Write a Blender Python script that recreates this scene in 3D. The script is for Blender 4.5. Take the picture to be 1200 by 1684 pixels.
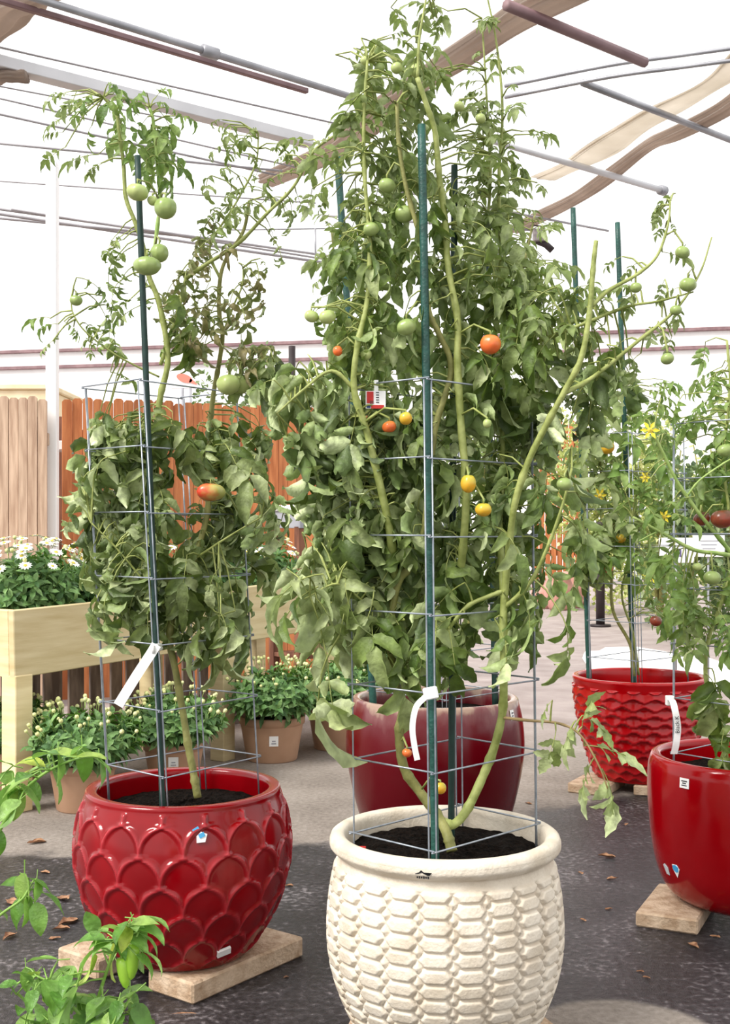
import bpy, math, random
import numpy as np
from mathutils import Vector, Matrix, Quaternion

# ------------------------------------------------------------------ reset
for o in list(bpy.data.objects):
    bpy.data.objects.remove(o)
scn = bpy.context.scene
COL = scn.collection
PI = math.pi

# ------------------------------------------------------------------ camera / light / exposure
F = 1950.0; CH = 1.30; HY = 870.0
cam_d = bpy.data.cameras.new('camera'); cam = bpy.data.objects.new('camera', cam_d); COL.objects.link(cam)
cam.location = (0, 0, CH); cam.rotation_euler = (PI / 2, 0, 0)
cam_d.sensor_fit = 'AUTO'; cam_d.sensor_width = 36.0; cam_d.lens = 36.0 * F / 1684.0
cam_d.shift_y = (HY - 842.0) / 1684.0; cam_d.clip_end = 300
scn.camera = cam

world = bpy.data.worlds.new('overcast_sky'); scn.world = world; world.use_nodes = True
bg = world.node_tree.nodes['Background']
bg.inputs[0].default_value = (1.0, 0.995, 0.985, 1); bg.inputs[1].default_value = 1.12

sun_d = bpy.data.lights.new('sun', 'SUN'); sun_d.energy = 3.0; sun_d.angle = math.radians(22)
sun_d.color = (1.0, 0.965, 0.91)
sun = bpy.data.objects.new('sun', sun_d); COL.objects.link(sun); sun.location = (-6, -6, 12)
sun.rotation_euler = Vector((-0.75, -0.55, 0.95)).to_track_quat('Z', 'Y').to_euler()

vs = scn.view_settings
vs.view_transform = 'Standard'; vs.look = 'None'; vs.gamma = 1.0; vs.use_curve_mapping = False
vs.exposure = 0.4

# ------------------------------------------------------------------ helpers
def W(px, py, d):
    """photo pixel + distance -> world point"""
    return Vector(((px - 600.0) / F * d, d, CH - (py - HY) / F * d))
def WZ(px, py, z):
    """photo pixel on the level plane z"""
    d = (CH - z) * F / (py - HY)
    return Vector(((px - 600.0) / F * d, d, z))

def lin(c):
    return tuple(((v / 255.0) / 12.92 if v / 255.0 <= 0.04045 else ((v / 255.0 + 0.055) / 1.055) ** 2.4) for v in c)

class MB:
    def __init__(s): s.v = []; s.f = []; s.m = []
    def add(s, verts, faces, mi=0):
        b = len(s.v); s.v.extend([tuple(p) for p in verts])
        s.f.extend([tuple(i + b for i in f) for f in faces]); s.m.extend([mi] * len(faces))
    def mesh(s, name, mats, origin=(0, 0, 0), smooth=True):
        me = bpy.data.meshes.new(name)
        ox, oy, oz = origin
        me.from_pydata([(x - ox, y - oy, z - oz) for x, y, z in s.v], [], s.f)
        for m in (mats if isinstance(mats, (list, tuple)) else [mats]): me.materials.append(m)
        if len(me.materials) > 1: me.polygons.foreach_set('material_index', s.m)
        me.polygons.foreach_set('use_smooth', [smooth] * len(s.f))
        me.update(); return me

def link(name, data=None, parent=None, loc=None, mat4=None):
    o = bpy.data.objects.new(name, data); COL.objects.link(o)
    if parent is not None: o.parent = parent
    if loc is not None: o.location = loc
    if mat4 is not None: o.matrix_basis = mat4
    return o
def tag(o, label=None, cat=None, group=None, kind=None):
    if label: o['label'] = label
    if cat: o['category'] = cat
    if group: o['group'] = group
    if kind: o['kind'] = kind
    return o
def thing(name, loc, label, cat, group=None):
    o = link(name, None, None, loc); o.empty_display_size = 0.05
    return tag(o, label, cat, group)
def part(name, mb, mats, parent, smooth=True):
    """mesh built in world coordinates, re-based on its parent's location (parents are never rotated)"""
    org = Vector((0, 0, 0)); p = parent
    while p is not None: org = org + p.location; p = p.parent
    return link(name, mb.mesh(name, mats, org, smooth), parent)
def solo(name, mb, mats, loc, label, cat, group=None, smooth=True):
    o = link(name, mb.mesh(name, mats, loc, smooth), None, loc); return tag(o, label, cat, group)

def catmull(pts, n=6):
    pts = [Vector(p) for p in pts]
    if len(pts) < 3: return pts
    P = [pts[0] * 2 - pts[1]] + pts + [pts[-1] * 2 - pts[-2]]
    out = []
    for i in range(1, len(P) - 2):
        a, b, c, d = P[i - 1], P[i], P[i + 1], P[i + 2]
        for k in range(n):
            t = k / n
            out.append(0.5 * ((2 * b) + (c - a) * t + (2 * a - 5 * b + 4 * c - d) * t * t + (3 * b - a - 3 * c + d) * t ** 3))
    out.append(pts[-1]); return out

def tube(mb, pts, rad, n=6, mi=0, cap=True, knob=None):
    pts = [Vector(p) for p in pts]; N = len(pts)
    if N < 2: return
    rads = rad if isinstance(rad, (list, tuple)) else [rad] * N
    t0 = (pts[1] - pts[0]).normalized()
    a = Vector((0, 0, 1)) if abs(t0.z) < 0.9 else Vector((1, 0, 0))
    u = t0.cross(a).normalized()
    V = []
    for i in range(N):
        t = (pts[min(i + 1, N - 1)] - pts[max(i - 1, 0)])
        t = t.normalized() if t.length > 1e-9 else t0
        u = u - t * u.dot(t)
        u = u.normalized() if u.length > 1e-6 else t.orthogonal().normalized()
        w = t.cross(u)
        for k in range(n):
            an = 2 * PI * k / n
            V.append(pts[i] + (u * math.cos(an) + w * math.sin(an)) * rads[i])
    Fc = []
    for i in range(N - 1):
        for k in range(n):
            k2 = (k + 1) % n
            Fc.append((i * n + k, i * n + k2, (i + 1) * n + k2, (i + 1) * n + k))
    if cap:
        Fc.append(tuple(range(n - 1, -1, -1))); Fc.append(tuple((N - 1) * n + k for k in range(n)))
    mb.add(V, Fc, mi)

def cbox(mb, c, ax, ay, az, hx, hy, hz, b=0.003, mi=0):
    """chamfered box, centre c, unit axes, half sizes"""
    c = Vector(c); idx = {}; V = []
    for sx in (-1, 1):
        for sy in (-1, 1):
            for sz in (-1, 1):
                for k in range(3):
                    e = [hx, hy, hz]
                    for j in range(3):
                        if j != k: e[j] -= b
                    idx[(sx, sy, sz, k)] = len(V)
                    V.append(c + ax * (sx * e[0]) + ay * (sy * e[1]) + az * (sz * e[2]))
    Fc = []
    I = idx
    for s in (-1, 1):
        q = [I[(s, -1, -1, 0)], I[(s, 1, -1, 0)], I[(s, 1, 1, 0)], I[(s, -1, 1, 0)]]; Fc.append(tuple(q if s > 0 else q[::-1]))
        q = [I[(-1, s, -1, 1)], I[(-1, s, 1, 1)], I[(1, s, 1, 1)], I[(1, s, -1, 1)]]; Fc.append(tuple(q if s > 0 else q[::-1]))
        q = [I[(-1, -1, s, 2)], I[(1, -1, s, 2)], I[(1, 1, s, 2)], I[(-1, 1, s, 2)]]; Fc.append(tuple(q if s > 0 else q[::-1]))
    for s1 in (-1, 1):
        for s2 in (-1, 1):
            q = [I[(s1, s2, -1, 0)], I[(s1, s2, 1, 0)], I[(s1, s2, 1, 1)], I[(s1, s2, -1, 1)]]; Fc.append(tuple(q if s1 * s2 < 0 else q[::-1]))
            q = [I[(s1, -1, s2, 0)], I[(s1, 1, s2, 0)], I[(s1, 1, s2, 2)], I[(s1, -1, s2, 2)]]; Fc.append(tuple(q if s1 * s2 > 0 else q[::-1]))
            q = [I[(-1, s1, s2, 1)], I[(1, s1, s2, 1)], I[(1, s1, s2, 2)], I[(-1, s1, s2, 2)]]; Fc.append(tuple(q if s1 * s2 < 0 else q[::-1]))
    for sx in (-1, 1):
        for sy in (-1, 1):
            for sz in (-1, 1):
                q = [I[(sx, sy, sz, 0)], I[(sx, sy, sz, 1)], I[(sx, sy, sz, 2)]]; Fc.append(tuple(q if sx * sy * sz > 0 else q[::-1]))
    mb.add(V, Fc, mi)
X, Y, Z = Vector((1, 0, 0)), Vector((0, 1, 0)), Vector((0, 0, 1))

def lathe(mb, prof, c, n=48, mi=0, cap_bottom=True):
    V = []; Fc = []; c = Vector(c)
    for r, z in prof:
        for k in range(n):
            a = 2 * PI * k / n
            V.append((c.x + r * math.cos(a), c.y + r * math.sin(a), c.z + z))
    for i in range(len(prof) - 1):
        for k in range(n):
            k2 = (k + 1) % n
            Fc.append((i * n + k, i * n + k2, (i + 1) * n + k2, (i + 1) * n + k))
    if cap_bottom: Fc.append(tuple(range(n - 1, -1, -1)))
    mb.add(V, Fc, mi)

# ------------------------------------------------------------------ materials
def nodes_of(name):
    m = bpy.data.materials.new(name); m.use_nodes = True
    nt = m.node_tree; return m, nt, nt.nodes['Principled BSDF']
def N(nt, kind, **kw):
    n = nt.nodes.new(kind)
    for k, v in kw.items(): setattr(n, k, v)
    return n
def ramp(nt, stops):
    r = N(nt, 'ShaderNodeValToRGB'); cr = r.color_ramp
    while len(cr.elements) > 1: cr.elements.remove(cr.elements[-1])
    cr.elements[0].position = stops[0][0]; cr.elements[0].color = (*stops[0][1], 1)
    for p, c in stops[1:]:
        e = cr.elements.new(p); e.color = (*c, 1)
    return r
def M(name, c1, c2=None, scale=20, rough=0.6, bump=0.0, bscale=None, coat=0.0, metal=0.0, stretch=None, obj_rand=False, spec=0.5, lo=0.35, hi=0.65, detail=4):
    m, nt, b = nodes_of(name); L = nt.links
    b.inputs['Roughness'].default_value = rough; b.inputs['Metallic'].default_value = metal
    b.inputs['Coat Weight'].default_value = coat; b.inputs['Coat Roughness'].default_value = 0.06
    b.inputs['Specular IOR Level'].default_value = spec
    tc = N(nt, 'ShaderNodeTexCoord'); vec = tc.outputs['Object']
    if obj_rand:
        oi = N(nt, 'ShaderNodeObjectInfo'); ad = N(nt, 'ShaderNodeVectorMath', operation='ADD')
        sc = N(nt, 'ShaderNodeMath', operation='MULTIPLY'); sc.inputs[1].default_value = 37.0
        L.new(oi.outputs['Random'], sc.inputs[0]); L.new(vec, ad.inputs[0]); L.new(sc.outputs[0], ad.inputs[1]); vec = ad.outputs[0]
    if stretch:
        mp = N(nt, 'ShaderNodeMapping'); mp.inputs['Scale'].default_value = stretch
        L.new(vec, mp.inputs[0]); vec = mp.outputs[0]
    if c2 is None: b.inputs['Base Color'].default_value = (*lin(c1), 1)
    else:
        no = N(nt, 'ShaderNodeTexNoise'); no.inputs['Scale'].default_value = scale; no.inputs['Detail'].default_value = detail
        L.new(vec, no.inputs['Vector'])
        r = ramp(nt, [(lo, lin(c1)), (hi, lin(c2))]); L.new(no.outputs['Fac'], r.inputs[0])
        if obj_rand:
            hs = N(nt, 'ShaderNodeHueSaturation'); mr = N(nt, 'ShaderNodeMapRange')
            mr.inputs[3].default_value = 0.78; mr.inputs[4].default_value = 1.15
            L.new(oi.outputs['Random'], mr.inputs[0]); L.new(mr.outputs[0], hs.inputs['Value']); L.new(r.outputs[0], hs.inputs['Color'])
            L.new(hs.outputs[0], b.inputs['Base Color'])
        else: L.new(r.outputs[0], b.inputs['Base Color'])
    if bump:
        n2 = N(nt, 'ShaderNodeTexNoise'); n2.inputs['Scale'].default_value = bscale or scale; n2.inputs['Detail'].default_value = 5
        L.new(vec, n2.inputs['Vector'])
        bp = N(nt, 'ShaderNodeBump'); bp.inputs['Strength'].default_value = bump; bp.inputs['Distance'].default_value = 0.01
        L.new(n2.outputs['Fac'], bp.inputs['Height']); L.new(bp.outputs[0], b.inputs['Normal'])
    return m
def leaf_mat(name, stops, back=1.3, rough=0.5, transl=0.3, tcol=(150, 175, 70)):
    m, nt, b = nodes_of(name); L = nt.links
    geo = N(nt, 'ShaderNodeNewGeometry'); oi = N(nt, 'ShaderNodeObjectInfo')
    ad = N(nt, 'ShaderNodeMath', operation='ADD'); fr = N(nt, 'ShaderNodeMath', operation='FRACT')
    L.new(geo.outputs['Random Per Island'], ad.inputs[0]); L.new(oi.outputs['Random'], ad.inputs[1]); L.new(ad.outputs[0], fr.inputs[0])
    r = ramp(nt, [(p, lin(c)) for p, c in stops]); L.new(fr.outputs[0], r.inputs[0])
    tc = N(nt, 'ShaderNodeTexCoord'); no = N(nt, 'ShaderNodeTexNoise'); no.inputs['Scale'].default_value = 45; no.inputs['Detail'].default_value = 3
    L.new(tc.outputs['Object'], no.inputs['Vector'])
    mr = N(nt, 'ShaderNodeMapRange'); mr.inputs[1].default_value = 0.3; mr.inputs[2].default_value = 0.7; mr.inputs[3].default_value = 0.6; mr.inputs[4].default_value = 1.35
    L.new(no.outputs['Fac'], mr.inputs[0])
    bk = N(nt, 'ShaderNodeMapRange'); bk.inputs[3].default_value = 1.0; bk.inputs[4].default_value = back
    L.new(geo.outputs['Backfacing'], bk.inputs[0])
    mu = N(nt, 'ShaderNodeMath', operation='MULTIPLY'); L.new(mr.outputs[0], mu.inputs[0]); L.new(bk.outputs[0], mu.inputs[1])
    hs = N(nt, 'ShaderNodeHueSaturation'); L.new(mu.outputs[0], hs.inputs['Value']); L.new(r.outputs[0], hs.inputs['Color'])
    sb = N(nt, 'ShaderNodeMapRange'); sb.inputs[3].default_value = 1.0; sb.inputs[4].default_value = 0.85
    L.new(geo.outputs['Backfacing'], sb.inputs[0]); L.new(sb.outputs[0], hs.inputs['Saturation'])
    L.new(hs.outputs[0], b.inputs['Base Color']); b.inputs['Roughness'].default_value = rough
    bp = N(nt, 'ShaderNodeBump'); bp.inputs['Strength'].default_value = 0.5; bp.inputs['Distance'].default_value = 0.006
    n2 = N(nt, 'ShaderNodeTexNoise'); n2.inputs['Scale'].default_value = 110; L.new(tc.outputs['Object'], n2.inputs['Vector'])
    L.new(n2.outputs['Fac'], bp.inputs['Height']); L.new(bp.outputs[0], b.inputs['Normal'])
    tr = N(nt, 'ShaderNodeBsdfTranslucent'); mxc = N(nt, 'ShaderNodeMixRGB'); mxc.inputs[0].default_value = 0.5; mxc.inputs[2].default_value = (*lin(tcol), 1)
    L.new(hs.outputs[0], mxc.inputs[1]); L.new(mxc.outputs[0], tr.inputs[0])
    mx = N(nt, 'ShaderNodeMixShader'); mx.inputs[0].default_value = transl
    L.new(b.outputs[0], mx.inputs[1]); L.new(tr.outputs[0], mx.inputs[2])
    L.new(mx.outputs[0], nt.nodes['Material Output'].inputs[0])
    return m

# leaves
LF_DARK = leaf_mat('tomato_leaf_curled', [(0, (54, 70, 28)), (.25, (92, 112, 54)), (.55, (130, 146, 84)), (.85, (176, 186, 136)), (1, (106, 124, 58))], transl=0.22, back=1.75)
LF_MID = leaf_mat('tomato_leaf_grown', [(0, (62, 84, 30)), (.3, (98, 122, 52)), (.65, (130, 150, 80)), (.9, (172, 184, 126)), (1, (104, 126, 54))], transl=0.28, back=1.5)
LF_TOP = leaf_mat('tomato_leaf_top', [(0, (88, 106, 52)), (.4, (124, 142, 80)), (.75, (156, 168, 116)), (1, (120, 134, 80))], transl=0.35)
LF_DRY = leaf_mat('tomato_leaf_dry', [(0, (112, 124, 74)), (.4, (134, 140, 92)), (.7, (150, 140, 96)), (1, (128, 116, 78))], transl=0.25)
LF_PALE = leaf_mat('tomato_leaf_pale', [(0, (134, 150, 84)), (.4, (158, 172, 112)), (.8, (176, 186, 136)), (1, (146, 158, 90))], transl=0.3)
LF_BRIGHT = leaf_mat('tomato_leaf_bright', [(0, (80, 112, 46)), (.4, (112, 142, 66)), (.8, (144, 168, 94)), (1, (104, 132, 56))], transl=0.35)
LF_MUM = leaf_mat('mum_leaf', [(0, (46, 88, 34)), (.4, (78, 122, 50)), (.8, (116, 156, 78)), (1, (72, 112, 44))], transl=0.3, tcol=(110, 150, 50))
LF_PEP = leaf_mat('pepper_leaf', [(0, (84, 128, 50)), (.4, (112, 156, 70)), (.8, (146, 182, 98)), (1, (182, 192, 72))], transl=0.35, tcol=(150, 200, 60), rough=0.4)
LF_FAR = leaf_mat('far_shrub_leaf', [(0, (150, 165, 90)), (.4, (190, 198, 120)), (.8, (222, 222, 150)), (1, (176, 186, 108))], transl=0.35)
LF_FARD = leaf_mat('far_tree_leaf', [(0, (70, 96, 60)), (.5, (104, 128, 84)), (1, (140, 156, 110))], transl=0.25)
STEM = M('stem_green', (128, 138, 66), (168, 176, 104), 30, 0.55, 0.2, 90)
STEM_OLD = M('stem_lower', (112, 112, 56), (150, 148, 86), 22, 0.6, 0.3, 70)
STEM_L = M('stem_fresh', (140, 172, 84), (176, 196, 116), 30, 0.5)
STEM_P = M('stem_pepper', (120, 160, 70), (150, 184, 94), 30, 0.45)
# pots
def glaze(name, a, b2, edge):
    m, nt, b = nodes_of(name); L = nt.links
    tc = N(nt, 'ShaderNodeTexCoord'); no = N(nt, 'ShaderNodeTexNoise'); no.inputs['Scale'].default_value = 8; L.new(tc.outputs['Object'], no.inputs[0])
    r = ramp(nt, [(.35, lin(a)), (.65, lin(b2))]); L.new(no.outputs['Fac'], r.inputs[0])
    at = N(nt, 'ShaderNodeAttribute', attribute_name='relief')      # glaze runs thin and pale on the raised ridges
    pw = N(nt, 'ShaderNodeMath', operation='POWER'); pw.inputs[1].default_value = 2.2; L.new(at.outputs['Fac'], pw.inputs[0])
    n2 = N(nt, 'ShaderNodeTexNoise'); n2.inputs['Scale'].default_value = 22; L.new(tc.outputs['Object'], n2.inputs[0])
    ml = N(nt, 'ShaderNodeMath', operation='MULTIPLY'); L.new(pw.outputs[0], ml.inputs[0]); L.new(n2.outputs['Fac'], ml.inputs[1])
    mx = N(nt, 'ShaderNodeMixRGB'); mx.inputs[2].default_value = (*lin(edge), 1); L.new(ml.outputs[0], mx.inputs[0]); L.new(r.outputs[0], mx.inputs[1])
    L.new(mx.outputs[0], b.inputs['Base Color']); b.inputs['Roughness'].default_value = .17; b.inputs['Specular IOR Level'].default_value = .38
    b.inputs['Coat Weight'].default_value = .1; b.inputs['Coat Roughness'].default_value = .05
    return m
RED = glaze('red_glaze', (122, 0, 8), (138, 2, 12), (206, 70, 78))
RED_EDGE = RED
RED2 = glaze('red_glaze_bright', (158, 0, 6), (172, 2, 10), (206, 40, 48))
RED3 = M('red_glaze_plain', (142, 0, 8), (154, 2, 12), 5, 0.14, 0.02, 30, coat=0.1, spec=.35)
def dark_glaze():
    m, nt, b = nodes_of('oxblood_glaze'); L = nt.links
    tc = N(nt, 'ShaderNodeTexCoord'); sp = N(nt, 'ShaderNodeSeparateXYZ'); L.new(tc.outputs['Object'], sp.inputs[0])
    mp = N(nt, 'ShaderNodeMapping'); mp.inputs['Scale'].default_value = (1, 1, .45); L.new(tc.outputs['Object'], mp.inputs[0])
    no = N(nt, 'ShaderNodeTexNoise'); no.inputs['Scale'].default_value = 11; no.inputs['Detail'].default_value = 5; L.new(mp.outputs[0], no.inputs[0])
    ml = N(nt, 'ShaderNodeMath', operation='MULTIPLY_ADD'); ml.inputs[1].default_value = 0.22; L.new(no.outputs['Fac'], ml.inputs[0]); L.new(sp.outputs['Z'], ml.inputs[2])
    r = ramp(nt, [(0.0, lin((86, 0, 8))), (.57, lin((92, 2, 14))), (.64, lin((98, 24, 32))), (.695, lin((120, 74, 74))), (.72, lin((160, 134, 118)))])
    L.new(ml.outputs[0], r.inputs[0]); L.new(r.outputs[0], b.inputs['Base Color'])
    b.inputs['Roughness'].default_value = 0.18; b.inputs['Specular IOR Level'].default_value = .35
    return m
OXB = dark_glaze()
WHITE_POT = M('cream_stoneware', (206, 192, 172), (229, 218, 201), 14, 0.55, 0.25, 120, spec=0.4)
PLASTIC_TAN = M('tan_plastic', (176, 138, 110), (188, 150, 122), 6, 0.55)
BLACK_PL = M('black_plastic', (26, 26, 27), (34, 34, 35), 8, 0.5)
SOIL = M('potting_soil', (4, 3, 2), (28, 20, 15), 130, 0.95, 0.9, 160, spec=.08)
MULCH = M('dry_soil', (60, 44, 34), (120, 92, 70), 90, 0.95, 0.8, 120)
WIRE = M('galvanised_wire', (138, 146, 156), (168, 174, 182), 40, 0.38, metal=0.55)
STAKE = M('green_stake_coating', (20, 62, 54), (34, 84, 74), 40, 0.45, 0.25, 150)
STAKE_D = M('dark_green_stake', (16, 44, 40), (24, 58, 50), 40, 0.5)
# wood etc.
LUMBER = M('new_lumber', (212, 190, 140), (236, 218, 174), 3.0, 0.65, 0.1, 8, stretch=(1, 1, 9), obj_rand=True, lo=.3, hi=.7)
PICK_O = M('cedar_picket', (166, 94, 52), (206, 132, 82), 6, 0.75, 0.15, 12, stretch=(5, 1, .55), obj_rand=True, lo=.3, hi=.7)
PICK_L = M('weathered_picket', (160, 130, 108), (202, 174, 150), 7, 0.8, 0.2, 12, stretch=(5, 1, .5), obj_rand=True, lo=.3, hi=.7)
PICK_D = M('brown_board', (96, 58, 42), (140, 92, 70), 7, 0.8, 0.2, 12, stretch=(4, 1, .5), obj_rand=True)
PAVER = M('concrete_paver', (168, 140, 112), (206, 182, 156), 22, 0.85, 0.5, 90)
METAL = M('grey_pipe', (150, 150, 156), (176, 176, 182), 5, 0.45, metal=0.3)
METAL_B = M('brown_channel', (120, 92, 96), (146, 118, 120), 5, 0.6)
METAL_W = M('pale_beam', (206, 206, 210), (222, 222, 226), 3, 0.6)
CABLE = M('grey_cable', (150, 146, 150), (170, 166, 170), 5, 0.6)
CLOTH = M('shade_cloth', (184, 170, 160), (202, 189, 179), 2.5, 0.9)
CLOTH_P = M('pale_cloth', (220, 213, 202), (234, 228, 219), 3, 0.9)
for m_, fac in ((CLOTH, .65), (CLOTH_P, .7)):
    nt = m_.node_tree; pb = nt.nodes['Principled BSDF']; tr = N(nt, 'ShaderNodeBsdfTranslucent'); mx = N(nt, 'ShaderNodeMixShader'); mx.inputs[0].default_value = fac
    src = pb.inputs['Base Color'].links[0].from_socket; nt.links.new(src, tr.inputs[0]); nt.links.new(pb.outputs[0], mx.inputs[1]); nt.links.new(tr.outputs[0], mx.inputs[2]); nt.links.new(mx.outputs[0], nt.nodes['Material Output'].inputs[0])
PAINT_W = M('white_paint', (240, 240, 240), (248, 248, 248), 2, 0.7)
PAPER = M('white_tag_plastic', (240, 240, 238), (248, 248, 247), 5, 0.5)
INK = M('black_ink', (34, 34, 38), None, rough=0.8)
EMB = M('pale_red_print', (232, 130, 112), None, rough=0.6)
INK_R = M('red_print', (196, 40, 34), None, rough=0.6)
INK_B = M('blue_print', (60, 80, 140), None, rough=0.6)
BLUE = M('blue_sticker', (70, 164, 214), None, rough=0.4)
GREY_ST = M('silver_sticker', (196, 200, 204), None, rough=0.4)
GREYPAINT = M('grey_paint', (150, 152, 162), (166, 168, 176), 4, 0.6)
TERRA = M('pink_terracotta', (196, 140, 130), (214, 164, 150), 6, 0.7)
DARKIRON = M('black_iron', (40, 30, 32), (52, 40, 42), 10, 0.6)
PETAL = M('white_petal', (246, 246, 238), None, rough=0.6)
PETAL_Y = M('yellow_petal', (246, 222, 60), None, rough=0.6)
BUD = M('pale_bud', (214, 218, 140), (232, 232, 176), 40, 0.6)
DISC = M('yellow_disc', (216, 190, 70), None, rough=0.7)
PEPPER = M('green_pepper', (140, 186, 50), (164, 206, 74), 14, 0.25)
BROWN_LF = M('fallen_leaf_brown', (116, 74, 48), (176, 134, 100), 60, 0.8)
def tomato_mat(name, a, b2, axis=None):
    m, nt, b = nodes_of(name); L = nt.links
    tc = N(nt, 'ShaderNodeTexCoord'); sp = N(nt, 'ShaderNodeSeparateXYZ'); L.new(tc.outputs['Object'], sp.inputs[0])
    no = N(nt, 'ShaderNodeTexNoise'); no.inputs['Scale'].default_value = 35; L.new(tc.outputs['Object'], no.inputs[0])
    ml = N(nt, 'ShaderNodeMath', operation='MULTIPLY_ADD'); ml.inputs[1].default_value = 14.0; L.new(sp.outputs[axis or 'Z'], ml.inputs[0]); L.new(no.outputs['Fac'], ml.inputs[2])
    r = ramp(nt, [(0.15, lin(a)), (0.85, lin(b2))]); L.new(ml.outputs[0], r.inputs[0]); L.new(r.outputs[0], b.inputs['Base Color'])
    b.inputs['Roughness'].default_value = 0.28; b.inputs['Subsurface Weight'].default_value = 0.0
    return m
T_GREEN = tomato_mat('tomato_green', (164, 180, 112), (136, 158, 86))
T_PALE = tomato_mat('tomato_pale_green', (190, 200, 130), (164, 182, 108))
T_OR = tomato_mat('tomato_orange', (232, 104, 50), (226, 128, 60))
T_YEL = tomato_mat('tomato_yellow', (226, 166, 44), (196, 178, 60))
T_RED = tomato_mat('tomato_half_ripe', (206, 62, 36), (178, 176, 96), 'X')
T_DARK = tomato_mat('tomato_dark', (150, 62, 42), (96, 62, 40))
CALYX = M('calyx', (96, 122, 56), None, rough=0.6)

# ------------------------------------------------------------------ ground
def ground():
    m, nt, b = nodes_of('asphalt'); L = nt.links
    tc = N(nt, 'ShaderNodeTexCoord'); ob = tc.outputs['Object']
    sp = N(nt, 'ShaderNodeSeparateXYZ'); L.new(ob, sp.inputs[0])
    def mth(op, a, b_=None, c_=None):
        n = N(nt, 'ShaderNodeMath', operation=op)
        for i, v in enumerate((a, b_, c_)):
            if v is None: continue
            if isinstance(v, (int, float)): n.inputs[i].default_value = v
            else: L.new(v, n.inputs[i])
        return n.outputs[0]
    def noise(sc, det=4):
        n = N(nt, 'ShaderNodeTexNoise'); n.inputs['Scale'].default_value = sc; n.inputs['Detail'].default_value = det
        L.new(ob, n.inputs['Vector']); return n.outputs['Fac']
    wob = mth('MULTIPLY', mth('SUBTRACT', noise(1.6, 5), 0.5), 1.3)
    wob2 = mth('MULTIPLY', mth('SUBTRACT', noise(9, 5), 0.5), 0.25)
    # edge of the wet area runs across the yard
    edge = mth('ADD', mth('MULTIPLY', mth('MAXIMUM', mth('ADD', sp.outputs['X'], 0.45), 0.0), 0.6), 4.72)
    d = mth('ADD', mth('ADD', mth('SUBTRACT', sp.outputs['Y'], edge), mth('MULTIPLY', wob, .35)), wob2)
    dry = mth('SMOOTHSTEP', d, 0, 0) if False else None
    mr = N(nt, 'ShaderNodeMapRange', interpolation_type='SMOOTHSTEP'); mr.inputs[1].default_value = -0.06; mr.inputs[2].default_value = 0.08; L.new(d, mr.inputs[0])
    # dry island in front
    dx = mth('DIVIDE', mth('SUBTRACT', sp.outputs['X'], 0.66), 0.24); dy = mth('DIVIDE', mth('SUBTRACT', sp.outputs['Y'], 3.04), 0.24)
    rr = mth('ADD', mth('ADD', mth('MULTIPLY', dx, dx), mth('MULTIPLY', dy, dy)), mth('MULTIPLY', mth('ADD', wob, wob2), 0.7))
    m2 = N(nt, 'ShaderNodeMapRange', interpolation_type='SMOOTHSTEP'); m2.inputs[1].default_value = 1.15; m2.inputs[2].default_value = 0.85; L.new(rr, m2.inputs[0])
    dryf = mth('MAXIMUM', mr.outputs[0], m2.outputs[0])
    grain = noise(48, 12); blot = noise(3.2, 5)
    rw = ramp(nt, [(.36, lin((16, 14, 17))), (.48, lin((40, 37, 40))), (.56, lin((62, 58, 61))), (.64, lin((120, 114, 116)))]); L.new(mth('ADD', mth('MULTIPLY', grain, .6), mth('MULTIPLY', blot, .4)), rw.inputs[0])
    rd = ramp(nt, [(.3, lin((112, 102, 94))), (.5, lin((138, 128, 119))), (.7, lin((160, 150, 141)))]); L.new(mth('ADD', mth('MULTIPLY', grain, .55), mth('MULTIPLY', blot, .45)), rd.inputs[0])
    # pinkish pale concrete far away
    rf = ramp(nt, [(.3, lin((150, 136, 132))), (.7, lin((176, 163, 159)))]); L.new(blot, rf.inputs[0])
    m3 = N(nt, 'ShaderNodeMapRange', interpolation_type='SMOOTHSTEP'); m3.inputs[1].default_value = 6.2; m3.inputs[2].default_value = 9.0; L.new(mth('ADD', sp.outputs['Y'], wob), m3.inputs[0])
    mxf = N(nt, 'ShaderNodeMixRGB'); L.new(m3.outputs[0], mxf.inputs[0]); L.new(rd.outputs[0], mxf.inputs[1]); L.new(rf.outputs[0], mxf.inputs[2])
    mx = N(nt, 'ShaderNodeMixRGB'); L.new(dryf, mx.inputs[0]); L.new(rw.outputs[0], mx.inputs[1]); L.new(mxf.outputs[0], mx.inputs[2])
    L.new(mx.outputs[0], b.inputs['Base Color'])
    ro = N(nt, 'ShaderNodeMapRange'); ro.inputs[3].default_value = 0.36; ro.inputs[4].default_value = 0.9; L.new(dryf, ro.inputs[0]); L.new(ro.outputs[0], b.inputs['Roughness'])
    bp = N(nt, 'ShaderNodeBump'); bp.inputs['Strength'].default_value = 0.8; bp.inputs['Distance'].default_value = 0.008
    L.new(mth('ADD', grain, mth('MULTIPLY', noise(320, 2), .5)), bp.inputs['Height']); L.new(bp.outputs[0], b.inputs['Normal'])
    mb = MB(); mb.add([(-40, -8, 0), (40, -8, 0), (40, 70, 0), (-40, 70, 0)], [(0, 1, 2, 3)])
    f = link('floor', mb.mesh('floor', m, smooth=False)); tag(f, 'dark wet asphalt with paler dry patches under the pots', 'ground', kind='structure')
ground()
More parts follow.
